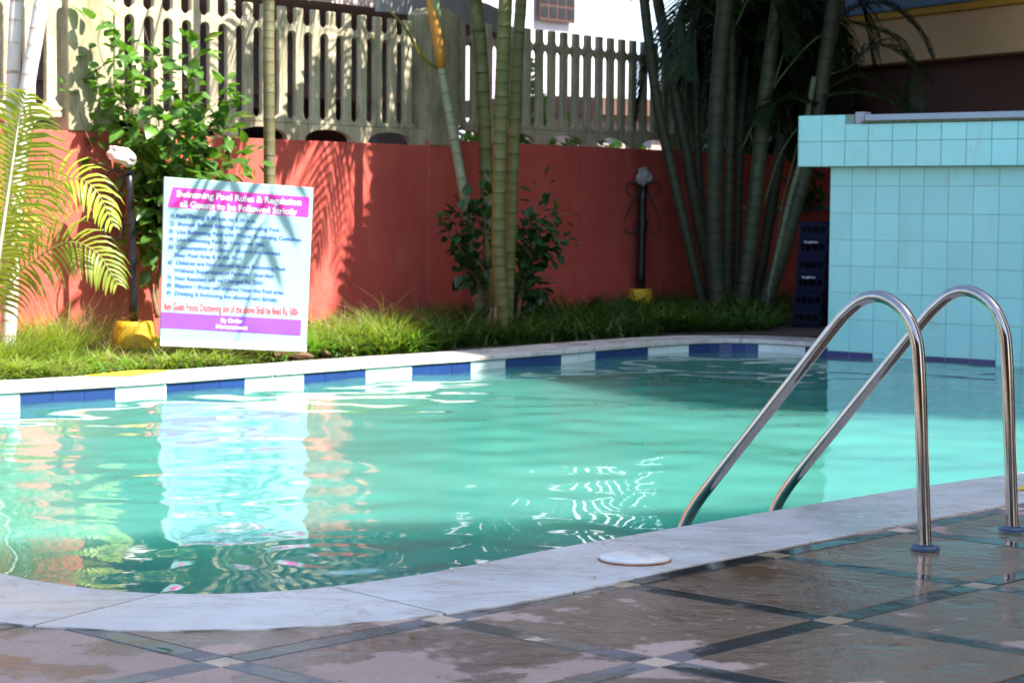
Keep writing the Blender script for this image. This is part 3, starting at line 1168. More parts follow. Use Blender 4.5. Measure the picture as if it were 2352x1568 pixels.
def put_text(body, Lp, Rp, cap, m, parent, normal, bold=.012, upv=None):
    me = text_mesh(body, bold)
    co = np.zeros(len(me.vertices) * 3, np.float32)
    me.vertices.foreach_get('co', co)
    co = co.reshape(-1, 3)
    x0, x1 = co[:, 0].min(), co[:, 0].max()
    ex = (Rp - Lp)
    ey = normal.cross(ex).normalized() * cap / .73
    k = (co[:, 0] - x0) / (x1 - x0)
    P = np.array(Lp)[None] + k[:, None] * np.array(ex)[None] + co[:, 1:2] * np.array(ey)[None]
    me.vertices.foreach_set('co', P.astype(np.float32).ravel())
    me.materials.clear()
    me.materials.append(m)
    me.update()
    me.name = 'lettering'
    return inst('lettering', me, parent)


MPP = (TR - TL).length / 1200.                    # metres per layout unit
rows = [('Swimming Pool Rules & Regulation', 225, 247, 1222, 318, 50, 'ink_white', .03),
        ('all Guests to be Followed Strictly', 250, 329, 1188, 395, 50, 'ink_white', .03),
        ('1) Pool Timing: 8.30 a.m. to 5.30 p.m.', 178, 412, 857, 458, 30, 'ink_blue', .032),
        ('2)  Shower Before Entering the Swimming Pool.', 170, 474, 1052, 530, 30, 'ink_blue', .032),
        ('3)  Use Swimming Pool with Proper Swimming Costumes.', 165, 537, 1232, 607, 30, 'ink_blue', .032),
        ('4)  Use Swimming Pool at Your Own Risk.', 163, 600, 932, 648, 30, 'ink_blue', .032),
        ('5)  Consumption of Liquor / Alcohol not allowed', 160, 662, 1050, 718, 30, 'ink_blue', .032),
        ('Near Pool Area & in the Pool.', 210, 728, 747, 757, 30, 'ink_blue', .032),
        ('6)  Children are Not allowed to use Swimming Pool', 155, 785, 1093, 842, 30, 'ink_blue', .032),
        ('Without Supervision of Parents / Guardian', 205, 850, 998, 898, 30, 'ink_blue', .032),
        ('7)  Non Resident will be Charged Rs. 200/-', 150, 910, 925, 955, 30, 'ink_blue', .032),
        ('8)  Slippers / Shoes not allowed Near the Pool area.', 148, 968, 1085, 1030, 30, 'ink_blue', .032),
        ('9)  Drinking & Swimming not allowed very Strictly.', 145, 1030, 1037, 1090, 30, 'ink_blue', .032),
        ('Any Guest Found Disobeying any of the above Shall be fined Rs. 500/-', 122, 1152, 1208, 1200, 62, 'ink_red', .012),
        ('By Order', 575, 1252, 748, 1260, 32, 'ink_yellow', .02),
        ('Management', 535, 1300, 785, 1312, 32, 'ink_yellow', .02)]
for body, x0, y0, x1, y1, cap, m, bold in rows:
    put_text(body, sp_(x0, y0, .004), sp_(x1, y1, .004), cap * MPP, M[m], sgn_t, SNORM, bold)

# ------------------------------------------------------------------ crates
def crate(c_, ax, w_, d_, h_, label, m, text=None):
    t = thing('drinks_crate', label, 'crate', 'drinks crates stacked beside the tiled wall')
    ay = V((-ax.y, ax.x, 0))
    o_ = c_ - ax * w_ / 2
    th = .008
    b = MB()
    b.box(o_, ax * w_, ay * d_, V((0, 0, .01)))                                   # floor
    for zz, hh in ((.0101, h_ * .30), (h_ * .72, h_ * .27)):                          # rims all round
        b.box(o_ + V((0, 0, zz)), ax * w_, ay * th, V((0, 0, hh)))
        b.box(o_ + ay * (d_ - th) + V((0, 0, zz)), ax * w_, ay * th, V((0, 0, hh)))
        b.box(o_ + ay * th + V((0, 0, zz)), ax * th, ay * (d_ - 2 * th), V((0, 0, hh)))
        b.box(o_ + ay * th + ax * (w_ - th) + V((0, 0, zz)), ax * th, ay * (d_ - 2 * th), V((0, 0, hh)))
    z0, z1 = .0101 + h_ * .30, h_ * .72
    for k in range(5):
        b.box(o_ + ax * (w_ * k / 4 * .96) + ay * .001 + V((0, 0, z0)), ax * w_ * (.10 if k in (0, 4) else .05), ay * .006, V((0, 0, z1 - z0)))
        b.box(o_ + ax * (w_ * k / 4 * .96) + ay * (d_ - .007) + V((0, 0, z0)), ax * w_ * .05, ay * .006, V((0, 0, z1 - z0)))
        b.box(o_ + ay * (d_ * k / 4 * .94) + ax * .001 + V((0, 0, z0)), ax * .006, ay * d_ * .06, V((0, 0, z1 - z0)))
        b.box(o_ + ay * (d_ * k / 4 * .94) + ax * (w_ - .007) + V((0, 0, z0)), ax * .006, ay * d_ * .06, V((0, 0, z1 - z0)))
    b.build('crate_body', m, t)
    bb = MB()
    for i in range(4):
        for k in range(3):
            bb.lathe(o_ + ax * (w_ * (.16 + .225 * i)) + ay * (d_ * (.2 + .3 * k)) + V((0, 0, .0105)), [(.02, 0), (.02, h_ * .6), (.009, h_ * .8), (.009, h_ * .93)], 8)
    bb.build('bottles', M['crate_dark'], t)
    if text:
        nrm = -ay
        put_text(text, o_ + ax * w_ * .22 - ay * .002 + V((0, 0, h_ * .80)), o_ + ax * w_ * .72 - ay * .002 + V((0, 0, h_ * .80)), h_ * .13, M['ink_white'], t, nrm, .01)
    return t


cb = onz(1850, 752)
CAX = V((.95, -.31, 0)).normalized()
order = ['bottom', 'second from the bottom', 'third from the bottom', 'third from the top', 'second from the top', 'top']
off = [0, .012, .03, .035, .045, .05]
chh = .148
for i in range(6):
    crate(cb + CAX * (off[i] + .0) + V((0, 0, .002 + i * (chh + .0015))), CAX, .235, .30, chh,
          '%sdark blue drinks crate, %s of the front stack' % ('white lettered ' if i in (2, 4) else '', order[i]),
          M['crate'], 'Kingfisher' if i in (2, 4) else None)
for i in range(6):
    crate(cb + V((.26, .24, .002 + i * (chh + .0015))), CAX, .235, .30, chh,
          'dark drinks crate, %s of the half hidden rear stack' % order[i], M['crate_dark'])
# pipe along the red wall at right
pp = MB().tube([wl(8.3, 1.0, .03), wl(9.2, 1.0, .03), wl(10.4, 1.005, .03), wl(11.4, 1.0, .03)], .018, 10).build('wall_pipe', M['pipe'], smooth=True)
tag(pp, 'thin grey pipe running along the red wall behind the right palms', 'pipe')


# ------------------------------------------------------------------ palms
def trunk(parent, pts, r0, r1, m, spacing=.10, seed=0):
    R_ = random.Random(seed)
    P = resample(catmull(pts, 8), .02)
    L = (len(P) - 1) * .02
    rings, s = [], R_.uniform(0, spacing)
    while s < L + spacing:
        rings.append(s)
        s += spacing * R_.uniform(.6, 1.5)
    vp, rad = [], []
    for i, p in enumerate(P):
        s = i * .02
        k = 0
        while k < len(rings) - 1 and rings[k + 1] <= s:
            k += 1
        f = (s - rings[k]) / max(.02, (rings[min(k + 1, len(rings) - 1)] - rings[k])) if s >= rings[0] else .5
        vp.append(k + max(0, min(.999, f)))
        r = r0 + (r1 - r0) * i / (len(P) - 1)
        rad.append(r * (1 + .03 * (1 if 0 <= f < .18 else 0)))
    return MB().tube(P, rad, 14, vpar=vp).build('trunk', m, parent, smooth=True)


def frond(parent, pts, ll, m, mr, n=34, droop=.35, seed=0, width=.022, rr0=.011, bare=.12, up=V((0, 0, 1)), vee=.35, name='frond', along=.55):
    R_ = random.Random(seed)
    P = resample(catmull(pts, 8), n=n * 2)
    b = MB()
    N_ = len(P)
    for i in range(N_):
        f = i / (N_ - 1)
        if f < bare or i % 2:
            continue
        t = (P[min(i + 1, N_ - 1)] - P[max(i - 1, 0)]).normalized()
        side = t.cross(up)
        if side.length < .1:
            side = t.cross(V((1, 0, 0)))
        side.normalize()
        un = side.cross(t).normalized()
        ln = ll * (math.sin(math.pi * min(1, .12 + .88 * (f - bare) / (1 - bare))) ** .6 * .95 + .12) * R_.uniform(.85, 1.08)
        for sg in (-1, 1):
            d0 = (side * sg + t * (along + .5 * f) + un * vee + V((R_.uniform(-.1, .1), R_.uniform(-.1, .1), R_.uniform(-.1, .1)))).normalized()
            q_ = P[i].copy()
            w0 = width * R_.uniform(.8, 1.15)
            d = d0.copy()
            pts_, ws = [q_.copy()], [w0 * .55]
            K = 4
            for k in range(K):
                d = (d + V((0, 0, -1)) * droop * (k + .5) / K * R_.uniform(.8, 1.2)).normalized()
                q_ = q_ + d * (ln / K)
                pts_.append(q_.copy())
                ws.append(w0 * (1, .95, .65, .08)[k])
            wn = d0.cross(un)
            if wn.length < .1:
                wn = t.copy()
            wn.normalize()
            fold = un * .25
            vs, fs = [], []
            for p_, ww in zip(pts_, ws):
                vs += [p_ - wn * ww / 2, p_ - fold * ww, p_ + wn * ww / 2]
            for k in range(K):
                fs += [(k * 3, k * 3 + 1, k * 3 + 4, k * 3 + 3), (k * 3 + 1, k * 3 + 2, k * 3 + 5, k * 3 + 4)]
            b.add(vs, fs)
    o = b.build(name, m, parent, smooth=True)
    MB().tube(P[::2] + ([P[-1]] if (N_ - 1) % 2 else []), [rr0 * (1 - .85 * k / (len(P[::2]) + ((N_ - 1) % 2) - 1)) for k in range(len(P[::2]) + ((N_ - 1) % 2))], 7).build('rachis', mr, o, smooth=True)
    return o


def crown(parent, top, n, L, m, mr, seed, lift=.75, ll=.42, droop=.45, az0=0, azr=2 * math.pi, width=.024):
    R_ = random.Random(seed)
    for k in range(n):
        az = az0 + azr * (k + R_.uniform(-.25, .25)) / n
        el = R_.uniform(lift * .6, lift * 1.3)
        ln = L * R_.uniform(.8, 1.15)
        h = V((math.cos(az), math.sin(az), 0))
        p = [top + V((0, 0, -.05))]
        for q_ in (.25, .5, .75, 1.0):
            p.append(top + h * ln * (q_ * math.cos(el) + q_ * q_ * .25) + V((0, 0, ln * (q_ * math.sin(el) - q_ ** 2.2 * (.55 + .35 * math.sin(el))))))
        frond(parent, p, ll, m, mr, 30, droop, seed * 31 + k, width)


def px_trunk(pts, Y, dy=0.):
    return [at(x, y, Y + dy * i) for i, (x, y) in enumerate(pts)]


def palm(label, group, pts, Y, r0, r1, m, seed, height=None, crown_n=6, L=1.7, spacing=.1, cm='frond', base_z=True, crown_kw=None, lean=None):
    t = thing('palm_tree', label, 'palm', group)
    P = px_trunk(pts, Y)
    if base_z:
        g = P[-1].copy()
        d = (P[-1] - P[-2]).normalized()
        if g.z > -.05:
            P.append(V((g.x + d.x * g.z * .9, g.y, -.06)))
    P = P[::-1]
    d = (P[-1] - P[-2]).normalized()
    if height and height > P[-1].z:
        nn_ = 3
        for k in range(1, nn_ + 1):
            e = (height - P[-1].z) if k == 1 else 0
            P.append(P[-1] + (d * .8 + V((0, 0, .6))).normalized() * ((height - P[-1].z) / (nn_ - k + 1)))
    trunk(t, P, r0, r1, m, spacing, seed)
    if crown_n:
        crown(t, P[-1], crown_n, L, M[cm], M['rachis_dark'] if 'dark' in cm else M['rachis'], seed, **(crown_kw or {}))
    return t, P[-1]


GA = 'palm stems in front of the middle fence pillar'
ta, topa = palm('slim pale palm leaning left with a peeling orange leaf sheath', GA, [(1012, 150), (1035, 280), (1052, 370), (1070, 470), (1085, 570), (1101, 690)], 17.3, .048, .034, M['trunk_pale'], 1, None, 0, spacing=.11)
# peeling sheath and crownshaft of the pale palm
p0s, p1s, p2s, p3s = at(1014, 155, 17.28), at(1004, 85, 17.25), at(990, 5, 17.2), at(975, -90, 17.15)
MB().tube([p0s, p0s.lerp(p1s, .5), p1s, p2s, p3s], [.034, .045, .043, .036, .03], 12).build('leaf_sheath', M['sheath'], ta, smooth=True)
MB().tube([p1s + V((.03, 0, .02)), p2s + V((.035, -.01, 0)), p3s + V((.03, 0, 0)), at(965, -200, 17.1)], [.012, .034, .032, .028], 12).build('crownshaft', M['sheath_green'], ta, smooth=True)
ptop = at(962, -210, 17.1)
crown(ta, ptop, 6, 1.5, M['frond'], M['rachis'], 5, .5)
# dried curved leaf hanging from the sheath
lf = [at(1006, 158, 17.25), at(985, 145, 17.2), at(962, 120, 17.15), at(940, 80, 17.1), at(915, 45, 17.1), at(888, 22, 17.1)]
Pl = resample(catmull(lf, 6), n=24)
b = MB()
for i, p in enumerate(Pl):
    f = i / 23
    ww = .022 * math.sin(math.pi * min(1, .15 + f * .85)) + .003
    b.v += [tuple(p + V((0, .012, ww))), tuple(p), tuple(p + V((0, .012, -ww)))]
b.f = [(i * 3 + e, i * 3 + e + 1, i * 3 + e + 4, i * 3 + e + 3) for i in range(23) for e in (0, 1)]
b.build('dried_leaf', leafy('dried_leaf', (.30, .24, .03), (.16, .2, .03), .4, .3, 6), ta, smooth=True)

palm('dark green palm stem standing behind the twin olive stems', GA, [(1092, 0), (1102, 90), (1110, 220), (1117, 400), (1124, 560), (1130, 690)], 17.9, .058, .05, M['trunk_green'], 2, 4.6, 7, 1.8, .16)
palm('front left of two twin olive palm stems with close dark rings', GA, [(1161, 0), (1157, 90), (1151, 250), (1147, 420), (1145, 560), (1149, 650), (1156, 745)], 16.4, .056, .051, M['trunk_olive'], 3, 4.3, 7, 1.7, .085)
palm('right of two twin olive palm stems, slightly thinner with dark rings', GA, [(1197, 0), (1190, 100), (1182, 280), (1176, 450), (1170, 600), (1166, 730)], 16.6, .047, .043, M['trunk_olive'], 4, 4.7, 7, 1.7, .10)

tbr, topbr = palm('single brown ringed palm stem rising behind the rules sign', None, [(617, 0), (617, 120), (618, 260), (619, 420), (620, 600)], 15.35, .043, .041, M['trunk_brown'], 6, 4.2, 3, 1.5, .075)
GW = 'white ringed palm stems at the left edge'
palm('upright white ringed palm stem at the far left edge of the picture', GW, [(42, -40), (37, 20), (33, 110), (30, 200), (24, 420), (20, 640)], 13.6, .045, .042, M['trunk_white'], 7, 6.2, 5, 1.4, .13)
palm('leaning white ringed palm stem beside the upright one at far left', GW, [(102, -40), (93, 20), (78, 110), (64, 195), (40, 420), (26, 640)], 13.5, .05, .046, M['trunk_white'], 8, 5.6, 5, 1.4, .13)

for k, t_ in enumerate([o for o in bpy.data.objects if o.name.startswith('palm_tree') and o.get('group') == GA]):
    R_ = random.Random(70 + k)
    tr = [c for c in t_.children if c.name.startswith('trunk')][0]
    f0 = V(tr.data.vertices[14 * 6].co)
    f0.z = 0
    for j in range(5):
        az = R_.uniform(0, 6.28)
        d = V((math.cos(az), math.sin(az), 0))
        MB().tube([f0 + d * .05 + V((0, 0, R_.uniform(.10, .3))), f0 + d * .08 + V((0, 0, .08)), f0 + d * R_.uniform(.12, .2) + V((0, 0, -.03))], [.007, .013, .016], 6).build('root', M['twig'], t_, smooth=True)

GB = 'dark palm stems in the clump at right'
YB = 19.6
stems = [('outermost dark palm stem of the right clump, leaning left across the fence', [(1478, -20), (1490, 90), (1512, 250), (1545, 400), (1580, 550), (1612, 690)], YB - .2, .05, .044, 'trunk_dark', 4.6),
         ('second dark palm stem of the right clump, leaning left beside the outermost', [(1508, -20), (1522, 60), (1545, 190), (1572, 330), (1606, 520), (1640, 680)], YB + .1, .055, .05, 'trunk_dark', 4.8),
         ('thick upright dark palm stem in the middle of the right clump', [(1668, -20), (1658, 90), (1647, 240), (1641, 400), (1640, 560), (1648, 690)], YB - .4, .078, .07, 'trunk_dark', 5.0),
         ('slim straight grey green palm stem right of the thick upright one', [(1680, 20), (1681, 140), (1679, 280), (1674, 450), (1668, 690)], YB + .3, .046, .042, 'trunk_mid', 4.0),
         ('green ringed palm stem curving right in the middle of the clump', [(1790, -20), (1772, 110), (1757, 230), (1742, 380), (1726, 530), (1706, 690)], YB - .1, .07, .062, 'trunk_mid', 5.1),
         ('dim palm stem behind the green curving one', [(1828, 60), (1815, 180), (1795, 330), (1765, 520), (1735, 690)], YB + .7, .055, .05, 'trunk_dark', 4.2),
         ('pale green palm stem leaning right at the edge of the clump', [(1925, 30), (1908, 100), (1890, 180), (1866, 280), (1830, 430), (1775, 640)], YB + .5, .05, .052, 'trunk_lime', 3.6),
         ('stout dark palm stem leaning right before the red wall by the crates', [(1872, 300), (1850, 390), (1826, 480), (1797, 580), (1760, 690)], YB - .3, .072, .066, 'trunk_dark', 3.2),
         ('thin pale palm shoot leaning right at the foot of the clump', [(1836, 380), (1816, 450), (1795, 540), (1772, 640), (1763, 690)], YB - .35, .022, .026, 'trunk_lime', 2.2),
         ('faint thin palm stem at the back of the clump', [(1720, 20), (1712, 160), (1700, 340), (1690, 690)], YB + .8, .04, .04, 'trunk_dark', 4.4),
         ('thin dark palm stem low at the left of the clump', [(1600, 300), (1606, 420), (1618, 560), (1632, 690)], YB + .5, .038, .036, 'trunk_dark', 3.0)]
tb = None
tops = []
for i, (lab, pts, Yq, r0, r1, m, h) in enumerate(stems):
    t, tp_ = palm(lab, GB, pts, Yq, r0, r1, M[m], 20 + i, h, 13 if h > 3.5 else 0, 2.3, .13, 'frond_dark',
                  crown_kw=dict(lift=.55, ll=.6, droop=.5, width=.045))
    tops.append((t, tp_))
# low dark fronds that arch in the picture
T0 = tops[6][0]
low = [([(1925, 40), (1990, 62), (2050, 85), (2085, 150), (2095, 250)], 19.9, 0), ([(1895, 175), (1950, 155), (2010, 105), (2075, 130), (2140, 190)], 19.6, 6),
       ([(1870, 230), (1930, 215), (1990, 215), (2060, 240), (2110, 262)], 19.3, 6), ([(1905, 60), (1960, 20), (2030, 10), (2100, 60), (2140, 130)], 20.2, 6),
       ([(1885, 250), (1860, 240), (1820, 225), (1780, 240), (1750, 280)], 19.3, 6), ([(1925, 40), (1890, 0), (1840, -10), (1790, 30), (1755, 90)], 19.8, 6),
       ([(1850, 255), (1910, 200), (1970, 175), (2030, 195), (2075, 235)], 19.7, 6)]
for k, (pts, Yq, _) in enumerate(low):
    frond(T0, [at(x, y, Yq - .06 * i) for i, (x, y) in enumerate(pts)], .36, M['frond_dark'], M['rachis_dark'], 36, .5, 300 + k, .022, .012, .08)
T1 = tops[2][0]
low = [([(1660, 20), (1630, -30), (1590, -30), (1560, 20), (1545, 90)], 19.3), ([(1690, 60), (1720, 0), (1760, -10), (1790, 40), (1810, 120)], 19.4),
       ([(1655, 60), (1625, 20), (1600, 30), (1580, 90), (1570, 170)], 19.6), ([(1760, 60), (1730, 20), (1700, 30), (1680, 90), (1668, 180)], 20.2),
       ([(1700, 120), (1735, 70), (1775, 70), (1810, 120), (1830, 200)], 20.3), ([(1780, 60), (1820, 10), (1860, 10), (1890, 60), (1905, 140)], 20.2),
       ([(1700, 200), (1730, 140), (1770, 130), (1800, 180), (1815, 260)], 20.6), ([(1840, 120), (1800, 90), (1765, 110), (1740, 180), (1730, 270)], 20.6)]
for k, (pts, Yq) in enumerate(low):
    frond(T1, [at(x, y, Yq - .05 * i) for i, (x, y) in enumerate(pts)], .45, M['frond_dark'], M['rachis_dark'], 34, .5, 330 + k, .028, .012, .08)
# bare stalks
for k, pts in enumerate([[(1700, 350), (1765, 220), (1850, 110), (1920, 60)], [(1712, 560), (1735, 420), (1760, 260), (1800, 120)], [(1755, 470), (1790, 360), (1835, 290), (1870, 255)],
                         [(1720, 300), (1745, 380), (1725, 480), (1715, 600)], [(1840, 300), (1815, 400), (1795, 480), (1780, 600)]]):
    MB().tube(resample(catmull([at(x, y, 19.5) for x, y in pts], 6), n=16), .011, 7).build('stalk', M['rachis_dark'], T1, smooth=True)

for k in range(46):
    R_ = random.Random(900 + k)
    x0, y0 = R_.uniform(1590, 1850), R_.uniform(-60, 120)
    dx = R_.choice((-1, 1)) * R_.uniform(60, 130)
    Yq = R_.uniform(20.0, 21.2)
    frond(T1, [at(x, y, Yq) for x, y in ((x0, y0 + 60), (x0 + dx * .3, y0 - 20), (x0 + dx * .65, y0 - 10), (x0 + dx, y0 + 60), (x0 + dx * 1.2, y0 + 190))],
          .5, M['frond_dark'], M['rachis_dark'], 26, .55, 950 + k, .036, .012, .08)

# fronds whose shade falls on the red wall: they hang from the twin olive stems, above the picture
tsh = [o for o in bpy.data.objects if o.name.startswith('palm_tree') and 'front left of two' in o.get('label', '')][0]


def shade_pt(x, y, t_):                           # point t_ metres sunwards of the wall point seen at (x, y)
    d = ray(x, y)
    k = (WP - V((0, 0, EYE))).dot(WN) / d.dot(WN)
    return V((0, 0, EYE)) + d * k + SUN * t_


for k, pts in enumerate([[(950, 345, 2.9), (925, 420, 2.95), (880, 510, 3.0), (830, 590, 3.1), (785, 680, 3.2)],
                         [(985, 300, 2.9), (945, 420, 3.3), (925, 520, 3.5), (890, 640, 3.6)],
                         [(1000, 340, 2.6), (960, 330, 2.6), (910, 350, 2.7), (860, 400, 2.8)],
                         [(800, 130, 2.2), (760, 190, 2.3), (700, 270, 2.4), (640, 360, 2.6)],
                         [(640, 60, 2.2), (600, 160, 2.3), (560, 260, 2.4), (500, 380, 2.6)],
                         [(900, 60, 2.0), (880, 160, 2.2), (840, 240, 2.3), (790, 300, 2.4)]]):
    frond(tsh, [shade_pt(*p) for p in pts], .40, M['frond'], M['rachis'], 15, .3, 400 + k, .062, .02, .1)

for k, pts in enumerate([[(700, 430, 3.0), (600, 520, 2.9), (480, 620, 2.8)], 
                          [(560, 395, 3.2), (470, 440, 3.0), (380, 500, 2.9)]]):  # fronds above the view, placed so their shade streaks the sign
    Q = [sp_k for sp_k in [at(x, y, 13.7) + SUN * t_ for x, y, t_ in pts]]
    st_ = topbr.lerp(Q[0], .0)
    mid = (topbr + Q[0]) / 2 + V((0, 0, .5))
    frond(tbr, [st_, mid] + Q, .34, M['frond'], M['rachis'], 26, .25, 600 + k, .05, .014, .35)

# ------------------------------------------------------------------ small lit palm at left
sp1 = thing('small_palm', 'young palm with sunlit yellow green fronds at the left edge', 'palm')
YS = 12.9
fr = [([(-40, 830), (-5, 600), (25, 400), (45, 270), (62, 215)], .46, 60, V((.3, -.9, .2)), .75),
      ([(-40, 820), (10, 580), (80, 470), (150, 410), (215, 430), (262, 520)], .27, 46, V((.15, -.8, .55)), .75),
      ([(-40, 830), (20, 660), (90, 590), (160, 556), (222, 580), (272, 655)], .29, 42, V((.15, -.8, .55)), .75),
      ([(-60, 830), (-40, 600), (-10, 420), (20, 320), (75, 260)], .30, 40, V((.3, -.8, .4)), .5),
      ([(-60, 820), (-30, 640), (10, 540), (40, 500), (80, 520)], .26, 30, V((.15, -.8, .55)), .7),
      ([(-60, 830), (-90, 600), (-100, 400), (-60, 230), (0, 190)], .32, 40, V((0, 0, 1)), .5)]
for k, (pts, ll, n, up, dr) in enumerate(fr):
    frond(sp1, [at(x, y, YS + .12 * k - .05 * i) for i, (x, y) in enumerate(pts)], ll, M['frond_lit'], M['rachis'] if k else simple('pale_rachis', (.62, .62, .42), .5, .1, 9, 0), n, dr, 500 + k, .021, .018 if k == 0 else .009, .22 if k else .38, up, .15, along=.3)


# ------------------------------------------------------------------ shrubs
def leaf_me(name, L, W, m, fold=.25, curl=.2):
    prof = [(0, .06), (.15, .62), (.35, 1), (.6, .82), (.82, .42), (1, .02)]
    vs, fs = [], []
    for t, w_ in prof:
        z = -curl * L * t * t
        hw = W / 2 * w_
        vs += [V((-hw, t * L, z + hw * fold)), V((0, t * L, z)), V((hw, t * L, z + hw * fold))]
    for k in range(len(prof) - 1):
        fs += [(k * 3, k * 3 + 1, k * 3 + 4, k * 3 + 3), (k * 3 + 1, k * 3 + 2, k * 3 + 5, k * 3 + 4)]
    return MB().add(vs, fs).mesh(name, m, True)


def leaf_matrix(p, d, up, s):
    y = d.normalized()
    x = y.cross(up)
    if x.length < .05:
        x = y.cross(V((1, 0, 0)))
    x.normalize()
    z = x.cross(y)
    return Matrix(((x.x * s, y.x * s, z.x * s, p.x), (x.y * s, y.y * s, z.y * s, p.y), (x.z * s, y.z * s, z.z * s, p.z), (0, 0, 0, 1)))


def shrub(label, stems_, branches, Y, spread, n_leaf, L, W, m, seed, stem_r=.018, dens=None, cat='shrub', curl=.2):
    R_ = random.Random(seed)
    t = thing('shrub', label, cat)
    for pts, yy in stems_:
        MB().tube(resample(catmull([at(x, y, yy) for x, y in pts], 6), n=18), [stem_r * (1 - .5 * k / 17) for k in range(18)], 8).build('stem', M['twig'], t, smooth=True)
    spots = []
    for br in branches:
        pts, wgt = br
        yy = Y + R_.uniform(-spread, spread) * .5
        P = resample(catmull([at(x, y, yy + R_.uniform(-.08, .08)) for x, y in pts], 6), n=20)
        MB().tube(P, [.006 * (1 - .7 * k / 19) for k in range(20)], 5).build('branch', M['twig'], t, smooth=True)
        spots.append((P, wgt))
    mes = [leaf_me('leaf', L, W, m, .25, curl), leaf_me('leaf', L, W * 1.12, m, .05, curl * 1.6), leaf_me('leaf', L, W * .9, m, .45, curl * .4)]
    extra = MB()
    tot = sum(w_ for _, w_ in spots)
    cnt = 0
    for P, wgt in spots:
        for k in range(int(n_leaf * wgt / tot)):
            f = R_.uniform(.15, 1) ** .8
            i = min(18, int(f * 19))
            tdir = (P[i + 1] - P[i]).normalized()
            o_ = V((R_.gauss(0, 1), R_.gauss(0, 1), R_.gauss(0, 1))).normalized()
            rad = R_.uniform(.01, .10) * (spread / .3) ** .5
            p = P[i] + o_ * rad
            d = (o_ * .9 + tdir * .5 + V((0, 0, -.35))).normalized()
            up = (V((R_.gauss(0, .45), R_.gauss(0, .45), 1)) + SUN * .5).normalized()
            s = R_.uniform(.6, 1.2)
            Mx = leaf_matrix(p, d, up, s)
            if cnt < 300:
                inst('leaf', mes[cnt % 3], t, Mx)
            else:
                me_ = mes[cnt % 3]
                extra.add([Mx @ v.co for v in me_.vertices], [tuple(pp_.vertices) for pp_ in me_.polygons])
            cnt += 1
    if extra.v:
        o = extra.build('foliage', m, t, smooth=True)
        o['kind'] = 'stuff'
    return t


root = (345, 560)
bl = [([(345, 560), (320, 430), (270, 300), (215, 215), (165, 180)], .8), ([(345, 560), (330, 400), (300, 240), (285, 120), (275, 20)], 1.0),
      ([(345, 560), (350, 400), (360, 250), (350, 140), (330, 60)], .9), ([(345, 560), (370, 420), (410, 280), (430, 180), (450, 90)], 1.0),
      ([(345, 560), (390, 430), (450, 310), (500, 230), (530, 165)], 1.3), ([(345, 560), (400, 440), (480, 340), (530, 280), (545, 240)], 1.2),
      ([(345, 560), (410, 470), (500, 400), (560, 370), (600, 365)], .8), ([(345, 560), (390, 480), (440, 420), (480, 400), (520, 420)], 1.2),
      ([(345, 560), (330, 480), (300, 400), (250, 340), (195, 290)], 1.1), ([(345, 560), (360, 480), (400, 400), (430, 350), (460, 300)], 1.4),
      ([(345, 560), (340, 470), (350, 390), (370, 320), (390, 260)], 1.4), ([(345, 560), (370, 500), (390, 460), (400, 440), (410, 430)], 1.2),
      ([(345, 600), (330, 540), (325, 500), (330, 470), (345, 440)], .9), ([(350, 640), (330, 580), (310, 560), (300, 550), (285, 590)], .35),
      ([(345, 560), (300, 440), (240, 370), (200, 310), (150, 150)], .3), ([(345, 560), (330, 330), (260, 200), (225, 100), (240, 40)], .5),
      ([(355, 620), (360, 560), (370, 520), (380, 500), (365, 560)], .7)]
shrub('tall hibiscus like shrub with glossy sunlit green leaves between lamp post and rules sign', [([(362, 730), (352, 680), (340, 620), (330, 540), (322, 470)], 14.85), ([(358, 720), (362, 640), (375, 580), (380, 500)], 14.95)],
      bl, 14.9, .65, 1350, .12, .085, M['leaf'], 11)
bl = [([(1120, 690), (1090, 620), (1060, 550), (1035, 500), (1020, 470)], 1.0), ([(1120, 690), (1100, 600), (1085, 540), (1070, 480), (1060, 450)], 1.0), ([(1120, 690), (1100, 650), (1080, 630), (1070, 620), (1060, 640)], .5),
      ([(1125, 690), (1120, 600), (1115, 520), (1120, 450), (1125, 410)], 1.0), ([(1120, 690), (1080, 610), (1050, 560), (1030, 530), (1015, 520)], .7)]
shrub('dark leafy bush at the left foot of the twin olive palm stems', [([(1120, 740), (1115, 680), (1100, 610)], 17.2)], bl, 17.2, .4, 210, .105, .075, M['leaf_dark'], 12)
bl = [([(1190, 720), (1200, 630), (1215, 550), (1235, 470), (1260, 420)], 1.0), ([(1190, 720), (1210, 620), (1240, 540), (1270, 500), (1305, 490)], 1.2), ([(1190, 720), (1215, 640), (1250, 570), (1280, 560), (1300, 545)], 1.0),
      ([(1190, 720), (1200, 650), (1220, 600), (1235, 580), (1245, 600)], 1.3), ([(1190, 730), (1205, 690), (1220, 670), (1235, 665), (1250, 680)], 1.2), ([(1190, 720), (1190, 640), (1200, 570), (1210, 510), (1215, 480)], 1.3)]
shrub('dark leafy bush at the right foot of the twin olive palm stems', [([(1190, 750), (1192, 690), (1200, 610)], 17.0)], bl, 17.0, .45, 420, .095, .066, M['leaf_dark'], 13)


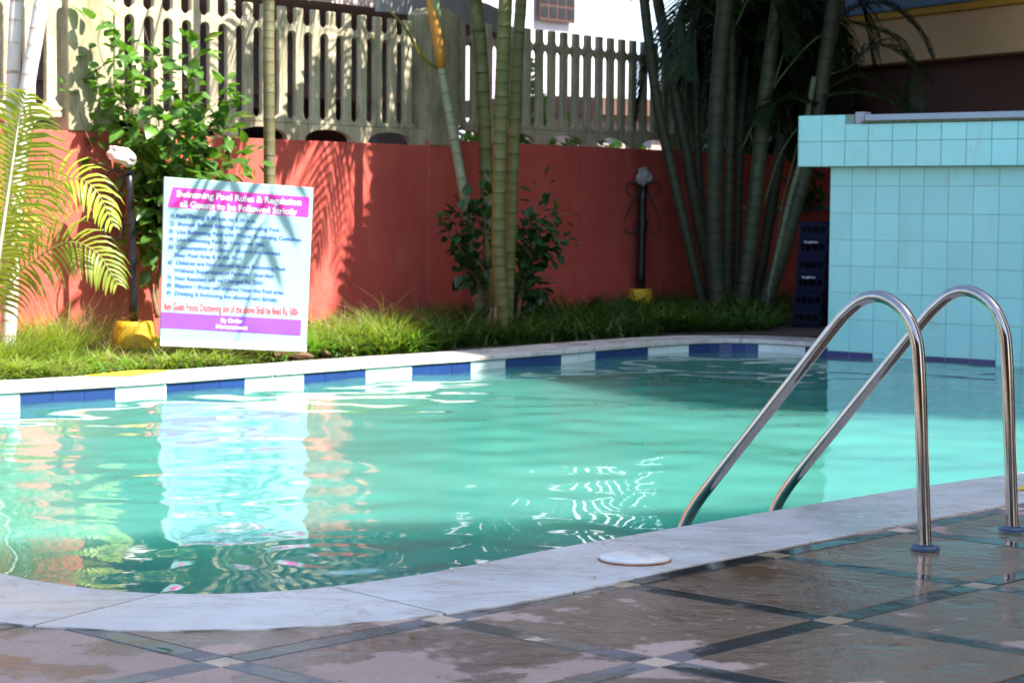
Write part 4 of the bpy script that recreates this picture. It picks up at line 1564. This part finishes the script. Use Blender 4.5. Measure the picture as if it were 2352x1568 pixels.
# ------------------------------------------------------------------ grass and border plants
def blades(name, pts, h, w_, bend, m, label, K=3, seed=1, hv=.35, lean=.4):
    R_ = np.random.default_rng(seed)
    n = len(pts)
    az = R_.uniform(0, 2 * np.pi, n)
    dirv = np.stack([np.cos(az), np.sin(az), np.zeros(n)], 1)
    sd = np.stack([-np.sin(az), np.cos(az), np.zeros(n)], 1)
    H = h * R_.uniform(1 - hv, 1 + hv, n) * (pts[:, 3] if pts.shape[1] > 3 else 1)
    Bn = bend * R_.uniform(.3, 1.3, n)
    base = pts[:, :3]
    vs = []
    for k in range(K + 1):
        t = k / K
        c_ = base + dirv * (H * (lean * t + Bn * t * t))[:, None] + np.array([0, 0, 1.])[None] * (H * (t - .45 * Bn * t * t))[:, None]
        ww = w_ * (1 - t ** 1.6) * .5 + .0004
        vs += [c_ - sd * ww, c_ + sd * ww]
    A = np.stack(vs, 1).reshape(-1, 3)
    st_ = (K + 1) * 2
    off = np.arange(n)[:, None] * st_
    q = np.concatenate([off + np.array([[2 * k, 2 * k + 1, 2 * k + 3, 2 * k + 2]]) for k in range(K)], 0)
    o = mesh_np(name, A, q, m)
    tag(o, label, 'plants', kind='stuff')
    return o


def scatter(poly_px, n, seed, clump=.0):          # ground points inside a picked outline on the bed
    R_ = np.random.default_rng(seed)
    P = [onz(x, y) for x, y in poly_px]
    xs_, ys_ = [p.x for p in P], [p.y for p in P]
    res = []
    while len(res) < n:
        x, y = R_.uniform(min(xs_), max(xs_)), R_.uniform(min(ys_), max(ys_))
        if inside(x, y, P) and (V((x, y, 0)) - WP).dot(WN) > .03:
            dn = max(0, min(1, (noise.noise(V((x * 2.6, y * 2.6, seed))) * .6 + noise.noise(V((x * 6.5, y * 6.5, seed))) * .5) * 1.1 + .5))
            if R_.uniform() < .06 + dn:
                res.append((x, y, -.03, .4 + 1.1 * dn))
    return np.array(res)


bed_m = [(700, 815), (860, 806), (1010, 796), (1000, 740), (860, 720), (730, 735)]
bed_l = [(-40, 874), (150, 857), (393, 842), (560, 829), (690, 819), (720, 790), (500, 770), (300, 778), (150, 790), (-40, 800)]
blades('grass', scatter(bed_l, 8000, 1), .12, .014, 1.4, M['grass'], 'sunlit tufts of grass along the coping at left', 4, 1)
blades('broad_weeds', scatter(bed_l + [], 1500, 21), .10, .03, 1.5, M['leaf'], 'small broad leaved weeds among the grass at left', 4, 21)
blades('dry_grass', scatter(bed_l + [], 1500, 22), .13, .006, 1.4, M['seed'], 'dry blades among the grass at left', 4, 22)
blades('broad_weeds', scatter(bed_m, 1500, 23), .15, .03, 1.4, M['leaf'], 'small broad leaved weeds right of the rules sign', 4, 23)
blades('tall_grass', scatter([(-40, 855), (120, 840), (200, 815), (180, 785), (-40, 800)], 2600, 2), .27, .006, .8, M['grass'], 'taller sunlit grass in front of the wall at left', 4, 2)
blades('grass_stalks', scatter([(-40, 840), (250, 815), (240, 790), (-40, 800)], 700, 3), .36, .004, .7, M['seed'], 'dry straw coloured grass stalks at left', 4, 3)
blades('weeds', scatter(bed_m, 6000, 4), .20, .014, 1.1, M['grass'], 'bright weeds right of the rules sign', 4, 4)
blades('weed_stalks', scatter([(740, 800), (1000, 785), (1000, 735), (860, 725), (770, 740)], 700, 5), .30, .005, 1.0, M['seed'], 'seed heads standing above the weeds', 4, 5)
bed_r = [(960, 797), (1180, 783), (1400, 770), (1570, 762), (1760, 758), (1800, 740), (1790, 690), (1500, 690), (1300, 700), (1050, 712), (960, 740)]
blades('border_plants', scatter(bed_r, 10000, 6), .23, .026, 1.25, M['grass_dark'], 'dark green strap leaved border plants under the palms', 5, 6)
# fallen husks on the soil by the sign
for k, (x, y, ln) in enumerate([(690, 822, .09), (640, 818, .13), (735, 812, .10), (760, 808, .06)]):
    p = onz(x, y, 0.0)
    a_ = V((math.cos(k * 1.3), math.sin(k * 1.3) * .6, .12)).normalized()
    o = MB().tube([p - a_ * ln, p - a_ * ln * .4 + V((0, 0, .012)), p + a_ * ln * .4 + V((0, 0, .012)), p + a_ * ln], [.006, .022, .022, .006], 8).build('palm_husk', simple('husk', (.14, .075, .045), .9, .4, 20, .4), smooth=True)
    tag(o, 'brown fallen palm husk on the soil, ' + ('at the lower right corner of the rules sign', 'under the bottom edge of the rules sign', 'just right of the rules sign', 'smallest, farthest right of the rules sign')[k], 'husk', 'fallen palm husks by the sign')

# fallen leaves on the deck and among the grass
for k, (x, y, z, az, sc_, m_, lab) in enumerate([(953, 1465, .002, .3, .55, 'seed', 'small tan fallen leaf lying on the deck slab at front centre'),
                                          (398, 1496, .002, 1.1, .7, 'leaf_dark', 'small dark green leaf lying on the dark border strip at front left'),
                                          (1355, 1332, .002, -.5, .5, 'seed', 'small tan leaf lying on the wet slab near the pool coping')]):
    p = onz(x, y, z)
    me = leaf_me('fallen_leaf', .075, .03, M[m_], .3, -.12)
    o = bpy.data.objects.new('fallen_leaf', me)
    C.objects.link(o)
    o.matrix_world = Matrix.Translation(p) @ Matrix.Rotation(az, 4, 'Z') @ Matrix.Scale(sc_, 4)
    tag(o, lab, 'leaf', 'fallen leaves on the deck')

# ------------------------------------------------------------------ buildings beyond the wall
def wbox(b, s0, s1, z0, z1, o0, o1):
    return b.hexa([wl(s0, z0, o0), wl(s1, z0, o0), wl(s1, z0, o1), wl(s0, z0, o1), wl(s0, z1, o0), wl(s1, z1, o0), wl(s1, z1, o1), wl(s0, z1, o1)])


nh = thing('grey_house', 'dark grey neighbouring house with a mauve balcony slab behind the sunlit fence panel', 'house')
wbox(MB(), -4, 6.8, -.1, 3.2, -6, -2.6).build('wall', M['grey_wall'], nh)
wbox(MB(), -4, 6.7, 2.02, 2.13, -2.598, -2.45).build('ledge', M['mauve'], nh)
wbox(MB(), 4.75, 5.45, -.1, 2.0, -2.598, -2.54).build('door', M['maroon'], nh)
wbox(MB(), 5.75, 5.86, -.1, 2.0, -2.598, -2.52).build('post', M['white_wall'], nh)
wbox(MB(), 6.55, 6.68, -.1, 2.0, -2.598, -2.52).build('post', M['white_wall'], nh)
for s0 in (2.2, 3.2, 3.95):
    wf = wbox(MB(), s0, s0 + .5, 1.0, 1.9, -2.598, -2.56).build('window', M['maroon'], nh)
    wbox(MB(), s0 + .05, s0 + .45, 1.05, 1.85, -2.558, -2.552).build('pane', M['glass'], wf)
poly = [wl(-2, 2.65, -2.7), wl(6.7, 2.65, -2.7)]
for k in range(9):
    an = math.radians(90 * k / 8)
    poly.append(wl(3.3 + 3.4 * math.cos(an), 2.65, -2.5 + 2.1 * math.sin(an)))
poly += [wl(-2, 2.65, -.4)]
MB().prism(poly, (0, 0, .16)).build('balcony_slab', M['mauve'], nh)
b = MB()
for k in range(1, 9):
    p, r_ = poly[1 + k], poly[2 + k]
    d = (r_ - p).normalized()
    n_ = V((d.y, -d.x, 0))
    if n_.dot(WN) < 0: n_ = -n_
    b.hexa([p + V((0, 0, -.03)) + n_ * .002, r_ + V((0, 0, -.03)) + n_ * .002, r_ + V((0, 0, -.03)) + n_ * .05, p + V((0, 0, -.03)) + n_ * .05,
            p + V((0, 0, .2)) + n_ * .002, r_ + V((0, 0, .2)) + n_ * .002, r_ + V((0, 0, .2)) + n_ * .05, p + V((0, 0, .2)) + n_ * .05])
b.build('balcony_rim', M['white_wall'], nh)


def abox(b, xl, xr, Yl, Yr, z0, z1, depth):
    A, B_ = at(xl, 300, Yl), at(xr, 300, Yr)
    A.z = B_.z = 0
    d = (B_ - A).normalized()
    n_ = V((-d.y, d.x, 0)) * depth
    return b.hexa([A + V((0, 0, z0)), B_ + V((0, 0, z0)), B_ + n_ + V((0, 0, z0)), A + n_ + V((0, 0, z0)),
                   A + V((0, 0, z1)), B_ + V((0, 0, z1)), B_ + n_ + V((0, 0, z1)), A + n_ + V((0, 0, z1))])


wh = thing('white_house', 'bright white house with a brown grilled window beyond the fence', 'house')
abox(MB(), 1195, 1445, 31, 33, -.1, 6.5, 6).build('wall', M['white_wall'], wh)
wf = abox(MB(), 1230, 1310, 31.26, 31.9, 3.72, 5.2, .04)
for v in range(len(wf.v)):
    wf.v[v] = tuple(V(wf.v[v]) + V((.05, -.10, 0)))
wfo = wf.build('window', M['window_wood'], wh)
A_, B_ = V(wf.v[0]), V(wf.v[1])
dd = (B_ - A_).normalized()
nn = V((dd.y, -dd.x, 0))
wid = (B_ - A_).length
for i in range(4):
    for k in range(6):
        b = MB()
        b.box(A_ + dd * (wid * (i + .12) / 4) + nn * .004 + V((0, 0, .05 + k * .20)), dd * wid * .19, nn * .004, V((0, 0, .15)))
        b.build('pane', M['glass'], wfo)
abox(MB(), 1360, 1385, 32.15, 32.4, 3.4, 6.2, .1)
lw = thing('lilac_house', 'pale lilac house wall left of the white house, beyond the fence', 'house')  # white house's left part, its shade painted as a lilac tone
abox(MB(), 1000, 1185, 29.5, 30.3, -.1, 6.0, 5).build('wall', M['lilac_wall'], lw)
abox(MB(), 1000, 1100, 29.2, 29.4, 3.55, 3.75, .25).build('ledge', M['white_wall'], lw)
for i in range(5):
    abox(MB(), 1020 + i * 18, 1026 + i * 18, 29.25 + i * .04, 29.26 + i * .04, 3.75, 4.6, .05).build('railing_bar', M['mauve'], lw)
bh = thing('pale_blue_house', 'pale blue house wall right of the white house, behind the palm fronds', 'house')
abox(MB(), 1447, 1900, 33.5, 37, -.1, 7, 6).build('wall', M['blue_wall'], bh)
lr = thing('tiled_shed', 'low shed with brown tiled roof behind the shaded fence panel', 'shed')
abox(MB(), 1245, 1640, 27.5, 29, -.1, 2.2, 1.6).build('wall', M['pink_stone'], lr)
b = MB()
abox(b, 1240, 1645, 27.2, 28.7, 2.2, 2.42, 2.2)
b.build('roof', M['roof_tile'], lr)
for i, x in enumerate((1335, 1400, 1470)):
    abox(MB(), x, x + 26, 27.1, 27.12, 1.75, 2.0, .03).build('white_panel', M['white_wall'], lr)


def hedge(label, xl, xr, Y, z0, z1, n, seed, m, ls=.12):
    R_ = random.Random(seed)
    t = thing('hedge_bush', label, 'bush', 'sunlit bushes behind the fence')
    b = MB()
    for k in range(n):
        x = R_.uniform(xl, xr)
        zt = z1 * (.75 + .35 * (noise.noise(V((x * .03, seed, 0))) + .5))
        p = at(x, 300, Y + R_.uniform(-.5, .5))
        p.z = R_.uniform(z0, max(z0 + .1, zt))
        d = V((R_.gauss(0, 1), R_.gauss(0, 1), R_.gauss(0, .7))).normalized()
        Mx = leaf_matrix(p, d, V((R_.gauss(0, .5), R_.gauss(0, .5), 1)), R_.uniform(.6, 1.2))
        L_, W2 = ls, ls * .3
        b.add([Mx @ V((0, 0, 0)), Mx @ V((W2, L_ * .45, 0)), Mx @ V((0, L_, -.02)), Mx @ V((-W2, L_ * .45, 0))], [(0, 1, 2, 3)])
    o = b.build('foliage', m, t)
    o['kind'] = 'stuff'
    MB().tube([at((xl + xr) / 2, 300, Y) * V((1, 1, 0)) if False else V((at((xl + xr) / 2, 300, Y).x, Y, -.05)), V((at((xl + xr) / 2, 300, Y).x, Y, z1 * .6))], .03, 6).build('stem', M['twig'], t)


hedge('sunlit bush showing through the fence beside the dark green palm stem', 1040, 1130, 22.5, 1.0, 2.0, 900, 1, M['leaf_lit'])
hedge('tall narrow sunlit bush showing through the fence right of the twin palm stems', 1165, 1262, 23.5, .9, 2.6, 1300, 2, M['leaf_lit'])
hedge('low sunlit bush under the fence arches left of the lamp post', 1240, 1400, 23.0, .9, 1.85, 1300, 3, M['leaf_lit'])
hedge('low sunlit bush under the fence arches behind the lamp post', 1390, 1570, 24.0, .9, 1.75, 1100, 4, M['leaf_lit'])

dt = thing('dark_tree', 'dense dark leafy tree behind the right palm clump', 'tree')
R_ = random.Random(77)
b = MB()
for k in range(9000):
    c_ = at(R_.uniform(1600, 1880), 300, 22.9 + R_.uniform(-.5, 1.6))
    c_.z = R_.uniform(1.0, 6.5) if k % 3 else R_.uniform(1.0, 3.2)
    if noise.noise(c_ * 1.1) < -.32:
        continue
    d = V((R_.gauss(0, 1), R_.gauss(0, 1), R_.gauss(0, .7))).normalized()
    Mx = leaf_matrix(c_, d, V((R_.gauss(0, .5), R_.gauss(0, .5), 1)), R_.uniform(.6, 1.2))
    b.add([Mx @ V((0, 0, 0)), Mx @ V((.06, .09, 0)), Mx @ V((0, .2, -.03)), Mx @ V((-.06, .09, 0))], [(0, 1, 2, 3)])
o = b.build('crown', M['leaf_dark'], dt)
o['kind'] = 'stuff'
g_ = at(1740, 300, 23.6)
MB().tube([V((g_.x, g_.y, -.05)), V((g_.x + .1, g_.y, 2)), V((g_.x - .1, g_.y, 5.2))], [.14, .11, .05], 10).build('trunk', M['twig'], dt, smooth=True)

# ------------------------------------------------------------------ hotel block at right
ht = thing('hotel_building', 'tan and brown hotel building with blue eaves behind the tiled wall', 'building')
HA, HD = V((4.84, 20, 0)), V((.4592, -.8884, 0))
HN = V((-.8884, -.4592, 0))                       # towards the pool


def hb(b, k0, k1, z0, z1, o0, o1):
    f = lambda k, z, o: HA + HD * k + HN * o + V((0, 0, z))
    return b.hexa([f(k0, z0, o0), f(k1, z0, o0), f(k1, z0, o1), f(k0, z0, o1), f(k0, z1, o0), f(k1, z1, o0), f(k1, z1, o1), f(k0, z1, o1)])


K0, K1 = -4.6, 15.5
hb(MB(), K0, K1, -.1, 2.5, -3, -.25).build('ground_floor_wall', M['brown'], ht)
hb(MB(), K0, K1, 2.5, 2.95, -3, 0).build('balcony_band', M['tan'], ht, bevel=.01)
hb(MB(), K0, K1, 2.951, 3.02, -3, .06).build('trim', M['trim_yellow'], ht)
hb(MB(), K0, K1, 3.021, 3.3, -3, .10).build('eave', M['fascia_blue'], ht, bevel=.01)
hb(MB(), K0, K1, 3.301, 15.3, -3, .0).build('upper_wall', M['cream'], ht)  # unseen storeys up to the roof, added for their shadow edge
hb(MB(), K0, K1, 15.301, 15.5, -3.2, .12).build('roof', M['fascia_blue'], ht)
for fl_ in range(4):
    for k in range(6):
        hb(MB(), -1.6 + 2.7 * k, -.2 + 2.7 * k, 4.4 + 2.8 * fl_, 5.8 + 2.8 * fl_, .001, .03).build('window', M['glass'], ht)

# ------------------------------------------------------------------ unseen block added right of the camera to shade the near deck
vr = thing('hotel_wing', 'cream hotel wing beside the near deck, right of the picture', 'building')
E0, ED = V((9.03, 2.80, 0)), V((.941, .339, 0))
EN = V((.339, -.941, 0))                          # away from the pool


def vb(b, k0, k1, z0, z1, o0, o1):
    f = lambda k, z, o: E0 + ED * k + EN * o + V((0, 0, z))
    return b.hexa([f(k0, z0, o0), f(k1, z0, o0), f(k1, z0, o1), f(k0, z0, o1), f(k0, z1, o0), f(k1, z1, o0), f(k1, z1, o1), f(k0, z1, o1)])


vb(MB(), -2.6, 5, -.02, 12.8, .1, 7).build('wall', M['cream'], vr)
vb(MB(), -2.8, 5, 12.801, 13, 0, 7.2).build('roof', M['fascia_blue'], vr)
for fl_ in range(4):
    for k in range(3):
        vb(MB(), -1.8 + 2.2 * k, -.6 + 2.2 * k, 1 + 3 * fl_, 2.4 + 3 * fl_, .05, .099).build('window', M['glass'], vr)

vr = thing('poolside_bar', 'low brown and tan bar pavilion across the deck, behind the viewer', 'building')  # unseen building added so the rails and wet deck reflect dark
b = MB()
b.box(V((-9, -6, -.02)), V((13, 0, 0)), V((0, 2.5, 0)), V((0, 0, 3.0)))
b.build('wall', M['brown'], vr)
b = MB()
b.box(V((-9.3, -6, 3.001)), V((13.4, 0, 0)), V((0, 3.2, 0)), V((0, 0, .5)))
b.build('roof', M['tan'], vr)
b = MB()
b.box(V((-3, -3.499, -.01)), V((1.2, 0, 0)), V((0, .05, 0)), V((0, 0, 2.1)))
b.build('door', M['maroon'], vr)
